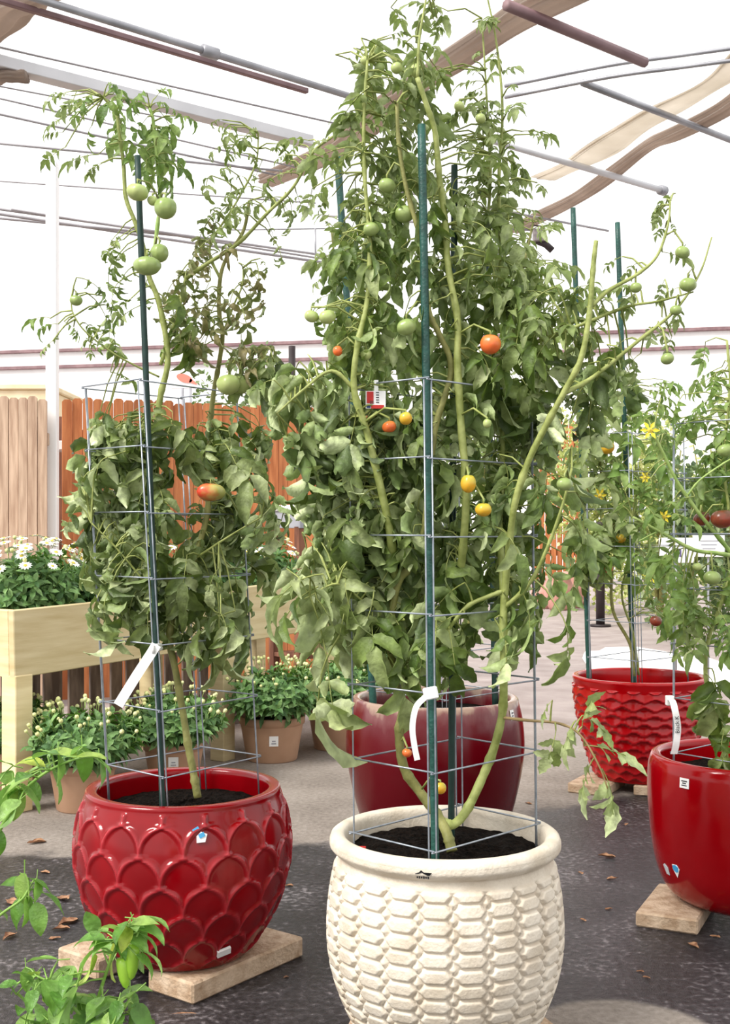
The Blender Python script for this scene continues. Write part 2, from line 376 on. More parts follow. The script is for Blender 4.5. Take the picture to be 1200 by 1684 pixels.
# sunlit pavement, its brightness painted as a thin white sheet behind the wave-textured pot
def sunlit_ground():
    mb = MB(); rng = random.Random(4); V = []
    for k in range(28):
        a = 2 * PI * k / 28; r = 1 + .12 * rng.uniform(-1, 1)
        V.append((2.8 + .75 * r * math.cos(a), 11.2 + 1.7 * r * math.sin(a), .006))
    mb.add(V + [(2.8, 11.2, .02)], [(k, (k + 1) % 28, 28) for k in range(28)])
    o = solo('sunlight_patch', mb, M('painted_sunlight', (236, 232, 230), (250, 250, 250), 60, .8, .4, 90), Vector((2.8, 11.2, 0)), 'sunlit patch painted white on the pavement behind the wave-textured pot', 'patch')
sunlit_ground()

# ------------------------------------------------------------------ roof frame
RZ = 4.0
def R(px, py, z=RZ):
    d = (z - CH) * F / (HY - py); return Vector(((px - 600.0) / F * d, d, z))
ceiling = link('ceiling', None, None, (0, 7.5, RZ)); ceiling.empty_display_size = .1; tag(ceiling, 'open roof frame of pipes and cables above the yard', 'roof frame', kind='structure')
def roof_line(name, p, q, r, mat, z=RZ, n=8, ext=(0, 0), mid=None):
    mb = MB(); a = R(*p, z); b = R(*q, z); dv = (b - a).normalized()
    tube(mb, [a - dv * ext[0], b + dv * ext[1]], r, n)
    o = part(name, mb, mat, ceiling); return o, a, b
def roof_box(name, p, q, w, h, mat, z=RZ, ext=(0, 0)):
    mb = MB(); a = R(*p, z); b = R(*q, z); dv = (b - a).normalized(); a = a - dv * ext[0]; b = b + dv * ext[1]
    cbox(mb, (a + b) / 2, dv, Z.cross(dv), Z, (b - a).length / 2, w / 2, h / 2, .004)
    return part(name, mb, mat, ceiling, False)
o, a, b = roof_line('roof_pipe', (100, 10), (548, 150), .021, METAL, ext=(.8, .3))
mb = MB(); c = R(345, 86); tube(mb, [c - (b - a).normalized() * .05, c + (b - a).normalized() * .05], .035, 10); part('pipe_coupling', mb, METAL, ceiling)
roof_box('roof_channel', (46, 14), (505, 150), .035, .03, METAL_B, RZ, ext=(.2, 0))
roof_box('roof_beam', (0, 104), (410, 208), .1, .07, METAL_W, RZ, ext=(.8, .5))
for p, q, r in [((0, 78), (520, 196), .006), ((0, 142), (200, 180), .005), ((0, 162), (430, 262), .006), ((0, 188), (400, 276), .008), ((0, 236), (400, 275), .009),
                ((0, 298), (460, 330), .006), ((0, 344), (520, 418), .012), ((0, 352), (520, 430), .014), ((0, 359), (300, 388), .012), ((130, 362), (520, 424), .01),
                ((740, 330), (960, 372), .01), ((640, 362), (840, 376), .012)]:
    roof_line('roof_cable', p, q, r, CABLE, ext=(.6, .3), n=6)
roof_line('roof_pipe', (832, 8), (1060, 103), .03, METAL_B)
roof_line('roof_pipe', (958, 136), (1205, 232), .022, METAL, ext=(0, .5))
o, a, b = roof_line('roof_pipe', (800, 228), (1085, 312), .026, METAL_W)
mb = MB(); tube(mb, [b, b + (b - a).normalized() * .06], .04, 10); part('pipe_coupling', mb, METAL, ceiling)
for dz in (0, .07):
    mb = MB(); tube(mb, catmull([R(830, 160) + Z * dz, R(1000, 127) + Z * (dz + .0), R(1110, 112) + Z * dz, R(1230, 96) + Z * dz], 5), .012, 6); part('roof_pipe', mb, METAL, ceiling)
mb = MB(); tube(mb, [W(375, 378, 9), W(535, 376, 9)], .006, 6); tube(mb, [W(518, 376, 9), W(519, 430, 9)], .008, 6); part('roof_pipe', mb, METAL, ceiling)
# white column
mb = MB(); c = W(86, 870, 8.75); cbox(mb, Vector((c.x, c.y, 2.0)), X, Y, Z, .04, .04, 2.0, .004); part('roof_post', mb, PAINT_W, ceiling, False)

def cloth_bundle(path, width, thick, mat, label, seed, nfold=9, z=RZ + .12, sag=.05):
    rng = random.Random(seed); P = catmull([R(px, py, z - dz) for px, py, dz in path], 8)
    mb = MB(); n = 72; V = []; Fc = []
    ph = [rng.uniform(0, 6.28) for _ in range(6)]
    for i, p in enumerate(P):
        t = (P[min(i + 1, len(P) - 1)] - P[max(i - 1, 0)]).normalized(); s = Z.cross(t).normalized(); u = t.cross(s)
        q = i / (len(P) - 1); wv = width * (1 + .18 * math.sin(q * 9 + ph[0]) + .1 * math.sin(q * 23 + ph[1]))
        for k in range(n):
            a = 2 * PI * k / n
            f = .8 + .34 * abs(math.sin((nfold - .5) * a * .5 + ph[2] + q * .8)) + .14 * math.sin(7 * a + ph[3] - q * 1.5) * (1 + math.sin(q * 14 + ph[5])) * .5
            V.append(p + s * (math.cos(a) * wv / 2 * f) + u * (math.sin(a) * thick / 2 * f) - Z * (sag * math.sin(q * PI * 4 + ph[4]) * .3))
    for i in range(len(P) - 1):
        for k in range(n): Fc.append((i * n + k, i * n + (k + 1) % n, (i + 1) * n + (k + 1) % n, (i + 1) * n + k))
    Fc.append(tuple(range(n - 1, -1, -1))); Fc.append(tuple((len(P) - 1) * n + k for k in range(n)))
    mb.add(V, Fc); loc = P[len(P) // 2].copy()
    return solo('shade_cloth', mb, mat, loc, label, 'cloth')
cloth_bundle([(960, -25, 0), (840, 38, .02), (730, 104, .02), (650, 168, .03), (560, 236, .02), (440, 296, .0)], .19, .10, CLOTH, 'thick bundle of gathered brown shade cloth crossing above the tallest tomato plant', 1, z=RZ + .085)
cloth_bundle([(1260, 128, 0), (1200, 170, .0), (1105, 222, .01), (1060, 246, .01), (985, 298, .01), (920, 340, .01), (848, 380, .0)], .13, .07, CLOTH, 'thin drooping bundle of brown shade cloth over the wave-textured pot', 2, z=RZ + .075)
cloth_bundle([(1260, 72, 0), (1200, 116, .0), (1080, 190, .01), (985, 246, .0), (895, 296, .0)], .22, .02, CLOTH_P, 'pale stretched strip of shade cloth beside the thin drooping bundle', 3, 6, z=RZ + .05)
cloth_bundle([(-60, 70, 0), (-10, 30, .0), (40, -8, .0), (90, -30, .0)], .22, .14, CLOTH, 'end of a gathered brown shade cloth at the grey roof pipe', 5, z=RZ + .1)
cloth_bundle([(-40, 138, 0), (0, 126, .0), (44, 126, .0)], .12, .05, CLOTH, 'small brown fold of shade cloth hanging under the pale roof beam', 6, z=3.938, sag=0)
#cloth_bundle([(195, 134, 0), (235, 108, 0), (262, 84, .0)], .3, .02, CLOTH_P, 'pale square of shade cloth lying on the roof cables', 7)
# bracket fixture hanging at the cloth end
fx = W(888, 392, 10.3); t = thing('roof_bracket', fx, 'dark pulley bracket hanging at the end of the drooping shade cloth', 'bracket')
mb = MB(); cbox(mb, W(886, 388, 10.3), X, Y, Z, .05, .05, .055, .006); part('housing', mb, M('bracket_grey', (110, 100, 100), (150, 140, 140), 20, .6), t, False)
mb = MB(); tube(mb, [W(882, 396, 10.3), W(897, 402, 10.3), W(908, 412, 10.3)], .03, 8); part('arm', mb, DARKIRON, t)
mb = MB(); tube(mb, [W(888, 378, 10.3), W(890, 372, 10.5), R(868, 370, RZ + .075)], .008, 6); part('hanger', mb, DARKIRON, t)

# ------------------------------------------------------------------ far buildings and things
def far():
    # long white store building
    a = W(-500, 870, 35.8); b = W(1700, 870, 28.3); dv = (b - a); dv.z = 0; L_ = dv.length; dv.normalize(); nrm = Vector((dv.y, -dv.x, 0))
    o = Vector(((a.x + b.x) / 2, (a.y + b.y) / 2, 0)); t = thing('store_building', o, 'long white store building far behind the fence', 'building')
    mb = MB(); cbox(mb, o + Z * 3.3 - nrm * 2, dv, nrm, Z, L_ / 2, 2, 3.3, .02); part('wall', mb, PAINT_W, t, False)
    for z in (6.32, 5.86):
        mb = MB(); cbox(mb, o + Z * z + nrm * .05, dv, nrm, Z, L_ / 2, .06, .045, .01); part('trim_board', mb, METAL_B, t, False)
    # sign with red emblem
    c = W(308, 622, 24); t = thing('store_sign', Vector((c.x, c.y, 0)), 'white board with a red fish-like emblem above the fence', 'sign')
    mb = MB(); cbox(mb, c + Y * .05, X, Y, Z, .34, .03, .2, .01); part('panel', mb, PAINT_W, t, False)
    mb = MB()
    V = []; n = 20
    for k in range(n):
        an = 2 * PI * k / n; V.append(c + X * (.16 * math.cos(an) - .06) + Z * (.085 * math.sin(an) - .04 * math.cos(an)))
    mb.add(V, [tuple(range(n))]); V = [c + X * x + Z * z for x, z in ((.06, 0), (.2, -.1), (.18, -.13), (.03, -.08))]; mb.add(V, [(0, 1, 2, 3)])
    part('emblem', mb, EMB, t, False)
    for x in (-.1, .06):
        mb = MB(); tube(mb, [Vector((c.x + x, c.y, 0)), Vector((c.x + x, c.y, c.z - .2))], .03, 6); part('post', mb, METAL, t)
    # low tan building seen over the pale fence
    c = W(20, 640, 13); t = thing('tan_shed', Vector((c.x, c.y, 0)), 'low tan shed with a flat roof behind the weathered fence', 'shed')
    mb = MB(); cbox(mb, Vector((c.x - .3, c.y + .8, 1.42)), X, Y, Z, .68, .7, 1.42, .01); part('wall', mb, M('tan_wall', (226, 206, 168), (240, 224, 190), 5, .8), t, False)
    mb = MB(); cbox(mb, Vector((c.x - .3, c.y + .8, 2.87)), X, Y, Z, .72, .74, .03, .01); part('roof', mb, M('tan_roof', (226, 206, 168), (240, 224, 190), 5, .8), t, False)
    # black lamp pole behind the fence
    c = W(480, 870, 12); mb = MB(); tube(mb, [Vector((c.x, c.y, 0)), Vector((c.x, c.y, 3.15))], .035, 8); 
    solo('iron_pole', mb, DARKIRON, Vector((c.x, c.y, 0)), 'slim black iron pole standing behind the orange fence', 'pole')
    c = W(987, 1030, 15.8); mb = MB(); tube(mb, [Vector((c.x, c.y, 0)), Vector((c.x, c.y, 1.4))], .06, 8); tube(mb, [Vector((c.x, c.y, 0)), Vector((c.x, c.y, .03))], .14, 10)
    solo('iron_pole', mb, DARKIRON, Vector((c.x, c.y, 0)), 'short dark bollard pole on the pavement beyond the wave-textured pot', 'pole')
    # distant slatted wooden stack
    c = W(922, 985, 20); t = thing('slatted_screen', Vector((c.x, c.y, 0)), 'far orange slatted wooden screen above pink planters', 'screen')
    me = None
    for k in range(9):
        x = c.x - .42 + k * .1
        mb = MB(); cbox(mb, Vector((x, c.y, 1.75)), X, Y, Z, .043, .02, 1.38 - .02 * (k % 3), .006); part('slat', mb, PICK_O, t, False)
    for z in (.9, 1.8, 2.7):
        mb = MB(); cbox(mb, Vector((c.x, c.y + .05, z)), X, Y, Z, .48, .02, .05, .005); part('rail', mb, PICK_D, t, False)
    for x in (-.42, .42):
        mb = MB(); cbox(mb, Vector((c.x + x, c.y + .1, 1.5)), X, Y, Z, .05, .05, 1.5, .005); part('post', mb, PICK_D, t, False)
    for i, (px, py, d, r, h) in enumerate([(918, 985, 19, .24, .55), (893, 980, 19.4, .2, .42), (944, 978, 19.6, .2, .6)]):
        c = W(px, 870, d); mb = MB()
        lathe(mb, [(r * .55, 0), (r * .7, h * .1), (r * .98, h * .45), (r, h * .7), (r * .82, h * .9), (r * .95, h), (r * .85, h), (r * .75, h * .85), (.01, h * .8)], (c.x, c.y, 0), 20)
        solo('terracotta_urn', mb, TERRA, Vector((c.x, c.y, 0)), ['wide pink terracotta urn under the far slatted screen', 'low pink terracotta urn half behind the wide urn', 'tall pink terracotta urn beside the far slatted screen'][i], 'urn')
    # white signs among the right-hand shrubs
    for i, (px, py, d, w, h, txt) in enumerate([(1112, 905, 9.0, .133, .095, 'la'), (1165, 898, 9.15, .122, .084, None)]):
        c = W(px, py, d); t = thing('price_sign', Vector((c.x, c.y, 0)), ['white sign reading la behind the wire cage of the plain red pot', 'white sign with faint grey print behind the dark tomatoes'][i], 'sign')
        mb = MB(); cbox(mb, c, X, Y, Z, w, .008, h, .002); part('panel', mb, PAPER, t, False)
        mb = MB(); tube(mb, [Vector((c.x, c.y + .012, 0)), Vector((c.x, c.y + .012, c.z))], .008, 6); part('post', mb, METAL, t)
        if txt: text('lettering', txt, .14, c + Vector((-.045, -.0095, -.05)), t, M('violet_ink', (96, 88, 130), None, rough=.8))
        else:
            for k in range(3):
                mb = MB(); cbox(mb, c + Vector((0, -.009, .04 - .03 * k)), X, Y, Z, .07 - .01 * k, .0005, .004, .0001); part('print_line', mb, GREYPAINT, t, False)
def text(name, s, size, loc, parent, mat, rot=None):
    cu = bpy.data.curves.new(name, 'FONT'); cu.body = s; cu.size = size; cu.extrude = 0.0003
    o = bpy.data.objects.new('tmp', cu); COL.objects.link(o)
    dg = bpy.context.evaluated_depsgraph_get(); me = bpy.data.meshes.new_from_object(o.evaluated_get(dg))
    bpy.data.objects.remove(o); me.materials.clear(); me.materials.append(mat); me.name = name
    m4 = Matrix.Translation(Vector(loc) - parent.location) @ (rot or Matrix.Rotation(PI / 2, 4, 'X'))
    return link(name, me, parent, mat4=m4)
far()

# ------------------------------------------------------------------ fences
def picket_mesh(name, w, h, th, mat, ear=.02):
    mb = MB(); v = [(-w / 2, 0, 0), (w / 2, 0, 0), (w / 2, 0, h - ear), (w / 2 - ear, 0, h), (-w / 2 + ear, 0, h), (-w / 2, 0, h - ear)]
    V = [(x, -th / 2, z) for x, y, z in v] + [(x, th / 2, z) for x, y, z in v]
    Fc = [(0, 1, 2, 3, 4, 5), (11, 10, 9, 8, 7, 6)] + [(i, i + 6, (i + 1) % 6 + 6, (i + 1) % 6) for i in range(6)]
    mb.add(V, Fc); me = mb.mesh(name, mat, smooth=False); return me
def fence(a, b, top, w, mat, label, seed, gap=.004, cat='fence'):
    a = Vector((a[0], a[1], 0)); b = Vector((b[0], b[1], 0)); dv = (b - a); L_ = dv.length; dv.normalize(); ang = math.atan2(dv.y, dv.x)
    rng = random.Random(seed); t = thing('wooden_fence', (a + b) / 2, label, cat)
    meshes = [picket_mesh('picket', w - gap, top + q, .018, mat, w * .22) for q in (-.012, 0, .01)]
    k = 0; nP = int(L_ / w)
    for k in range(nP + 1):
        p = a + dv * (k * w); jit = rng.uniform(-.006, .006)
        nrm = Vector((dv.y, -dv.x, 0))
        link('picket', rng.choice(meshes), t, mat4=Matrix.Translation(p + nrm * jit - t.location) @ Matrix.Rotation(ang, 4, 'Z'))
    nrm = Vector((dv.y, -dv.x, 0))
    for z in (.35, 1.2, top - .3):
        mb = MB(); cbox(mb, (a + b) / 2 - nrm * .04 + Z * z, dv, nrm, Z, L_ / 2, .02, .045, .004); part('rail', mb, mat, t, False)
    for s in (.03, .5, .9):
        mb = MB(); c = a + dv * (L_ * s) - nrm * .11; cbox(mb, Vector((c.x, c.y, top * .48)), dv, nrm, Z, .045, .045, top * .48, .004); part('post', mb, mat, t, False)
    return t
pa = W(-420, 870, 8.6); pb = W(78, 870, 8.62)
fence((pa.x, pa.y), (pb.x, pb.y), 2.255, .0695, PICK_L, 'weathered pale wooden fence panel behind the raised planter', 1)
pa = W(110, 870, 9.05); pb = W(640, 870, 10.0)
fence((pa.x, pa.y), (pb.x, pb.y), 2.30, .078, PICK_O, 'orange-brown cedar picket fence behind the raised planter', 2)
pa = W(60, 870, 9.6); pb = W(130, 870, 9.6)
fence((pa.x, pa.y), (pb.x, pb.y), 2.2, .09, PICK_D, 'dark brown boards seen in the gap between pale and orange fence', 3)
# white shelf ledge in the gap
c = W(95, 732, 9.2)
mb = MB(); cbox(mb, Vector((c.x, c.y + .2, c.z)), X, Y, Z, .06, .195, .035, .004); solo('white_ledge', mb, PAINT_W, Vector((c.x, c.y + .1, c.z)), 'white board wedged in the gap between the two fences', 'board', smooth=False)
# display counter in front of the fence
def counter():
    a = W(462, 870, 8.4); b = W(580, 870, 8.8); o = Vector(((a.x + b.x) / 2, (a.y + b.y) / 2, 0)); dv = Vector((b.x - a.x, b.y - a.y, 0)); L_ = dv.length; dv.normalize(); nrm = Vector((dv.y, -dv.x, 0))
    t = thing('display_counter', o, 'white-topped grey display counter standing against the orange fence', 'counter')
    mb = MB(); cbox(mb, o + Z * 1.45, dv, nrm, Z, L_ / 2, .22, .02, .004); part('counter_top', mb, PAINT_W, t, False)
    mb = MB(); cbox(mb, o + Z * 1.37, dv, nrm, Z, L_ / 2 - .02, .2, .065, .004); part('apron', mb, GREYPAINT, t, False)
    for s in (-1, 1):
        for q in (-1, 1):
            mb = MB(); c = o + dv * (s * (L_ / 2 - .05)) + nrm * (q * .16); cbox(mb, Vector((c.x, c.y, .66)), dv, nrm, Z, .03, .03, .66, .004); part('leg', mb, PICK_D, t, False)
    for z in (.4, .85):
        mb = MB(); cbox(mb, o + Z * z, dv, nrm, Z, L_ / 2 - .03, .17, .015, .003); part('shelf', mb, PICK_D, t, False)
counter()

# ------------------------------------------------------------------ raised planter on legs
TA = Vector((-1.600, 5.40, .929)); TB = Vector((-.185, 7.48, .993))   # top edge of the front board
LEGS = []
def planter():
    dv = TB - TA; L_ = dv.length; ax = dv.normalized(); hz = Vector((dv.x, dv.y, 0)).normalized(); inn = Vector((-hz.y, hz.x, 0)); up = ax.cross(inn) * -1
    if up.z < 0: up = -up
    D = .66; H = .311
    t = thing('raised_planter', Vector((-1.0, 6.4, 0)), 'raised wooden planter box of pale new lumber on legs', 'planter')
    def board(name, c, hx, hy, hzv, A=ax, B=inn): mb = MB(); cbox(mb, c, A, B, up, hx, hy, hzv, .004); return part(name, mb, LUMBER, t, False)
    mid = (TA + TB) / 2
    board('front_board', mid - up * (H / 2) + inn * .019, L_ / 2, .019, H / 2)
    board('back_board', mid - up * (H / 2) + inn * (D - .019), L_ / 2, .019, H / 2)
    for e in (TA, TB):
        s = 1 if e is TA else -1
        board('end_board', e + ax * (.019 * s) - up * (H / 2) + inn * (D / 2), .019, D / 2 - .0385, H / 2)
    board('bottom_board', mid - up * (H - .03) + inn * (D / 2), L_ / 2 - .04, D / 2 - .04, .012)
    for along, across in ((.05, .045), (1.5, .06), (2.46, .045), (.05, D - .045), (1.5, D - .045), (2.46, D - .045)):
        p = TA + ax * along + inn * across - up * H; LEGS.append((p.x, p.y))
        mb = MB(); cbox(mb, Vector((p.x, p.y, p.z / 2 + .005)), hz, inn, Z, .05, .05, p.z / 2 + .005, .004); part('leg', mb, LUMBER, t, False)
    mb = MB(); cbox(mb, mid - up * .1 + inn * (D / 2), ax, inn, up, L_ / 2 - .04, D / 2 - .04, .03, .004); part('soil', mb, MULCH, t, False)
    return ax, inn, up, D
T_ax, T_in, T_up, T_D = planter()

# weathered pallet standing behind the planter legs
def pallet():
    rng = random.Random(3); hz = Vector((T_ax.x, T_ax.y, 0)).normalized(); o = TA + T_in * .8 + hz * 1.25; o.z = 0
    t = thing('wooden_pallet', o, 'grey-brown slatted wooden pallet standing behind the raised planter legs', 'pallet')
    for k in range(17):
        c = o + hz * (-1.25 + k * .155 + rng.uniform(-.01, .01)); w = rng.choice((.045, .055, .065))
        hh = .355 + rng.uniform(-.02, .0); mb = MB(); cbox(mb, Vector((c.x, c.y, hh)), hz, T_in, Z, w, .01, hh, .003); part('slat', mb, PALW, t, False)
    for z in (.12, .6):
        mb = MB(); cbox(mb, o + Z * z + T_in * .03, hz, T_in, Z, 1.3, .02, .045, .004); part('rail', mb, PALW, t, False)
PALW = M('pallet_wood', (88, 74, 66), (146, 128, 116), 6, .85, .2, 12, stretch=(5, 1, .6), obj_rand=True)
pallet()
# ------------------------------------------------------------------ pavers
def paver(c, ang, label, hx=.2, hy=.1, th=.05):
    a = Vector((math.cos(ang), math.sin(ang), 0)); b = Vector((-a.y, a.x, 0)); rng = random.Random(hash((round(c[0], 2), round(c[1], 2))) & 255)
    mb = MB(); cbox(mb, Vector((c[0], c[1], th / 2)), a, b, Z, hx, hy, th / 2, .006)
    return solo('concrete_paver', mb, PAVER, Vector((c[0], c[1], 0)), label, 'paver', smooth=False)
paver((-.400, 3.475), math.radians(53), 'long tan concrete paver under the scalloped red pot, jutting past its base', .235, .09, .06)
paver((-.72, 3.62), math.radians(53), 'tan concrete paver under the scalloped red pot, mostly hidden by a pepper plant', .2, .09, .06)
paver((1.05, 3.99), math.radians(64), 'tan concrete paver jutting out under the plain red pot', .175, .1)
paver((1.46, 3.93), math.radians(64), 'tan concrete paver mostly hidden under the plain red pot', .175, .1)
paver((.345, 2.99), math.radians(20), 'tan concrete paver mostly hidden under the cream pot', .13, .1)
paver((.055, 2.98), math.radians(80), 'concrete paver hidden under the cream pot', .13, .1)
paver((1.16, 5.93), math.radians(60), 'short concrete paver under the wave-textured red pot, beside the asphalt edge', .15, .1)
paver((1.46, 5.92), math.radians(75), 'concrete paver under the wave-textured red pot behind the plain pot', .17, .11)

# ------------------------------------------------------------------ glazed pots
def dense(prof, per):
    out = []
    P = [Vector((r, z, 0)) for r, z in prof]
    C = catmull(P, per); return [(p.x, p.y) for p in C]
def pot(name, c, outer, inner, soil_z, mat, label, n, per, hfun=None, soil_dome=.015, zr=None, soil_mat=SOIL):
    t = thing(name, Vector((c[0], c[1], outer[0][1])), label, 'pot')
    O = np.array(dense(outer, per)); I = np.array(dense(inner, 3))
    zs = np.concatenate([O[:, 1], I[:, 1]]); rs = np.concatenate([O[:, 0], I[:, 0]]); no = len(O)
    # arc length along the outer wall
    arc = np.concatenate([[0], np.cumsum(np.hypot(np.diff(O[:, 0]), np.diff(O[:, 1])))])
    th = np.arange(n) * 2 * PI / n
    RR = np.repeat(rs[:, None], n, 1)
    if hfun is not None: RR[:no] += hfun(th[None, :], arc[:, None], O[:, 1][:, None], arc[-1])
    Xs = c[0] + RR * np.cos(th)[None, :]; Ys = c[1] + RR * np.sin(th)[None, :]; Zs = np.repeat(zs[:, None], n, 1)
    V = np.stack([Xs, Ys, Zs], -1).reshape(-1, 3); m = len(zs)
    ii, kk = np.meshgrid(np.arange(m - 1), np.arange(n), indexing='ij'); k2 = (kk + 1) % n
    Fq = np.stack([ii * n + kk, ii * n + k2, (ii + 1) * n + k2, (ii + 1) * n + kk], -1).reshape(-1, 4)
    mb = MB(); mb.add(V.tolist(), Fq.tolist()); mb.f.append(tuple(range(n - 1, -1, -1))); mb.m.append(0)
    bo = part('body', mb, mat, t)
    if hfun is not None:
        rel = np.zeros((m, n), dtype=np.float32); hh = RR[:no] - rs[:no, None]; rel[:no] = (hh - hh.min()) / max(1e-6, hh.max() - hh.min())
        at = bo.data.attributes.new('relief', 'FLOAT', 'POINT'); at.data.foreach_set('value', rel.ravel())
    # soil
    rng = random.Random(len(label)); rin = inner[-1][0] + .004; mb = MB(); rings = 22; ns = 64; V = []; Fc = []
    for i in range(rings + 1):
        r = rin * i / rings
        for k in range(ns):
            a = 2 * PI * k / ns
            V.append((c[0] + r * math.cos(a), c[1] + r * math.sin(a), soil_z + soil_dome * (1 - (i / rings) ** 2) + rng.uniform(-.005, .005)))
    for i in range(rings):
        for k in range(ns): Fc.append((i * ns + k, (i + 1) * ns + k, (i + 1) * ns + (k + 1) % ns, i * ns + (k + 1) % ns))
    mb.add(V, Fc); part('soil', mb, soil_mat, t, False)
    return t
def sstep(a, b, x): q = np.clip((x - a) / (b - a), 0, 1); return q * q * (3 - 2 * q)

def h_scallop(th, s, z, S):
    n = 16; row = .083; top = S - .035
    t = (top - s) / row                       # rows counted from the rim down
    u = th / (2 * PI) * n + .12
    k = np.floor(t); f = t - k
    u = u + 0.5 * (k % 2)
    x = u - np.round(u)                       # 0 on the tip column of this row
    sfun = .5 * np.sqrt(np.clip(1 - (1 - np.clip((f - .14) / .86, 0, 1)) ** 2, 0, 1))
    dist = np.abs(np.abs(x) - sfun)
    # slope-corrected ridge width
    wdt = .045 + .08 * np.clip(1 - f * 1.6, 0, 1)
    ridge = np.exp(-(dist / wdt) ** 2)
    # bulge of the scale the point belongs to
    bul = np.clip(1 - ((np.abs(x) - sfun) / .5) ** 2, 0, 1) * .3
    fade = sstep(.03, .07, s) * (1 - sstep(S - .02, S - .008, s))
    return (ridge * .0085 + .0) * fade
WC = (.2015, 3.0); RC = (-.535, 3.5); PC = (1.296, 4.0); VC = (1.388, 6.0); DC = (.289, 4.9)
red_pot = pot('scalloped_pot', RC, [(.165, .06), (.195, .068), (.235, .125), (.276, .2), (.303, .28), (.313, .35), (.310, .42), (.299, .48), (.287, .52), (.285, .535)],
    [(.282, .5425), (.262, .5425), (.25, .536), (.248, .5), (.25, .42)], .478, RED, 'glossy red pot with raised fish-scale relief, holding a tomato plant', 384, 13, h_scallop)

def h_brick(th, s, z, S):
    n = 22; row = .0366; band = (S - .075 - s)
    v = band / row; u = th / (2 * PI) * n
    fv = v - np.round(v); fu = u - np.round(u); au = np.abs(fu); av = np.abs(fv)
    a = .31
    # signed distance inside hexagon (cell units scaled to metres)
    cw = 2 * PI * .28 / n; ch = row
    hx_edge1 = (.5 - av) * ch
    # slanted edge from (a,.5) to (.5,0)
    ex, ey = (.5 - a) * cw, .5 * ch; ln = math.hypot(ex, ey)
    slant = (( .5 - au) * cw * ey - av * ch * ex) / ln
    inhex = np.minimum(hx_edge1, slant)
    dia = -slant
    h_hex = np.clip(inhex / .0055, 0, 1)
    h_d = np.clip(dia / .0085, 0, 1) * .9
    h = np.where(slant > 0, h_hex, h_d)
    fade = sstep(.01, .02, s) * (1 - sstep(S - .075, S - .066, s))
    return (h - .5) * .0125 * fade
white_pot = pot('cream_pot', WC, [(.212, .05), (.225, .058), (.252, .11), (.278, .18), (.291, .25), (.293, .32), (.287, .39), (.276, .45), (.268, .482), (.278, .492), (.290, .505), (.291, .520)],
    [(.287, .531), (.276, .538), (.262, .537), (.252, .528), (.249, .50), (.25, .42)], .484, WHITE_POT, 'cream stoneware pot covered in raised brick-like relief with a rounded rim', 528, 24, h_brick, .02)

def h_wave(th, s, z, S):
    row = .0415; Nw = 20; top = S - .035
    t = (top - s) / row; h = np.full(np.broadcast(th, s).shape, 0.0); k0 = np.floor(t)
    best = None
    for dk in (-1, 0, 1):
        k = k0 + dk; e = k + .2 * np.cos(Nw * th + PI * (k % 2))
        f = t - e
        val = np.where((f <= 0) & (f > -1.7), 1 + f / .95, -9)
        h = np.maximum(h, np.clip(val, 0, 1))
    fade = sstep(.0, .02, s) * (1 - sstep(S - .04, S - .03, s))
    return h * .014 * fade
wave_pot = pot('wave_pot', VC, [(.195, .05), (.215, .06), (.25, .14), (.285, .25), (.308, .36), (.322, .46), (.329, .52), (.335, .548)],
    [(.335, .556), (.328, .561), (.31, .561), (.303, .55), (.298, .5), (.29, .4)], .47, RED2, 'bright red pot with rows of wavy scalloped ridges', 320, 16, h_wave)
plain_pot = pot('plain_red_pot', PC, [(.19, .05), (.23, .058), (.272, .09), (.302, .15), (.323, .25), (.333, .36), (.336, .44), (.333, .5), (.327, .525)],
    [(.322, .537), (.31, .541), (.296, .538), (.288, .52), (.285, .42)], .47, RED3, 'smooth plain glossy red pot with stickers on its side', 96, 6)
dark_pot = pot('oxblood_pot', DC, [(.22, 0), (.26, .012), (.31, .12), (.345, .25), (.364, .36), (.368, .43), (.36, .52), (.348, .58)],
    [(.343, .602), (.335, .609), (.32, .609), (.308, .6), (.302, .56), (.30, .45)], .54, OXB, 'large dark oxblood red pot with a streaked pale rim', 96, 6)

# stickers (thin plates set on the curved walls)
def on_wall(c, px, py, prof_r, lift=.004):
    """point on the wall of a round pot hit by the line through a pixel, for wall radius prof_r(z)"""
    dirv = Vector(((px - 600) / F, 1, -(py - HY) / F)); o = Vector((0, 0, CH)); best = None
    t = c[1] - .45
    for _ in range(900):
        p = o + dirv * t
        if math.hypot(p.x - c[0], p.y - c[1]) <= prof_r(p.z): break
        t += .001
    n = Vector((p.x - c[0], p.y - c[1], 0)).normalized(); dz = .01
    sl = (prof_r(p.z + dz) - prof_r(p.z - dz)) / (2 * dz); n = (n - Z * sl).normalized()
    return p + n * lift, n
def prof_fn(outer):
    zs = [z for r, z in outer]; rs = [r for r, z in outer]
    return lambda z: float(np.interp(z, zs, rs))
def plate(name, parent, p, n, w, h, mat, roll=0, shape=None, th=.0015):
    tz = (Z - n * n.z).normalized(); tx = tz.cross(n).normalized() * 1
    tx = Vector((-n.y, n.x, 0)).normalized(); 
    if roll: 
        q = Quaternion(n, roll); tx = q @ tx; tz = q @ tz
    mb = MB(); shape = shape or [(-1, -1), (1, -1), (1, 1), (-1, 1)]; k = len(shape)
    V = [p + tx * (x * w / 2) + tz * (y * h / 2) for x, y in shape] + [p - n * th + tx * (x * w / 2) + tz * (y * h / 2) for x, y in shape]
    mb.add(V, [tuple(range(k)), tuple(range(2 * k - 1, k - 1, -1))] + [(i, i + k, (i + 1) % k + k, (i + 1) % k) for i in range(k)])
    return part(name, mb, mat, parent, False)
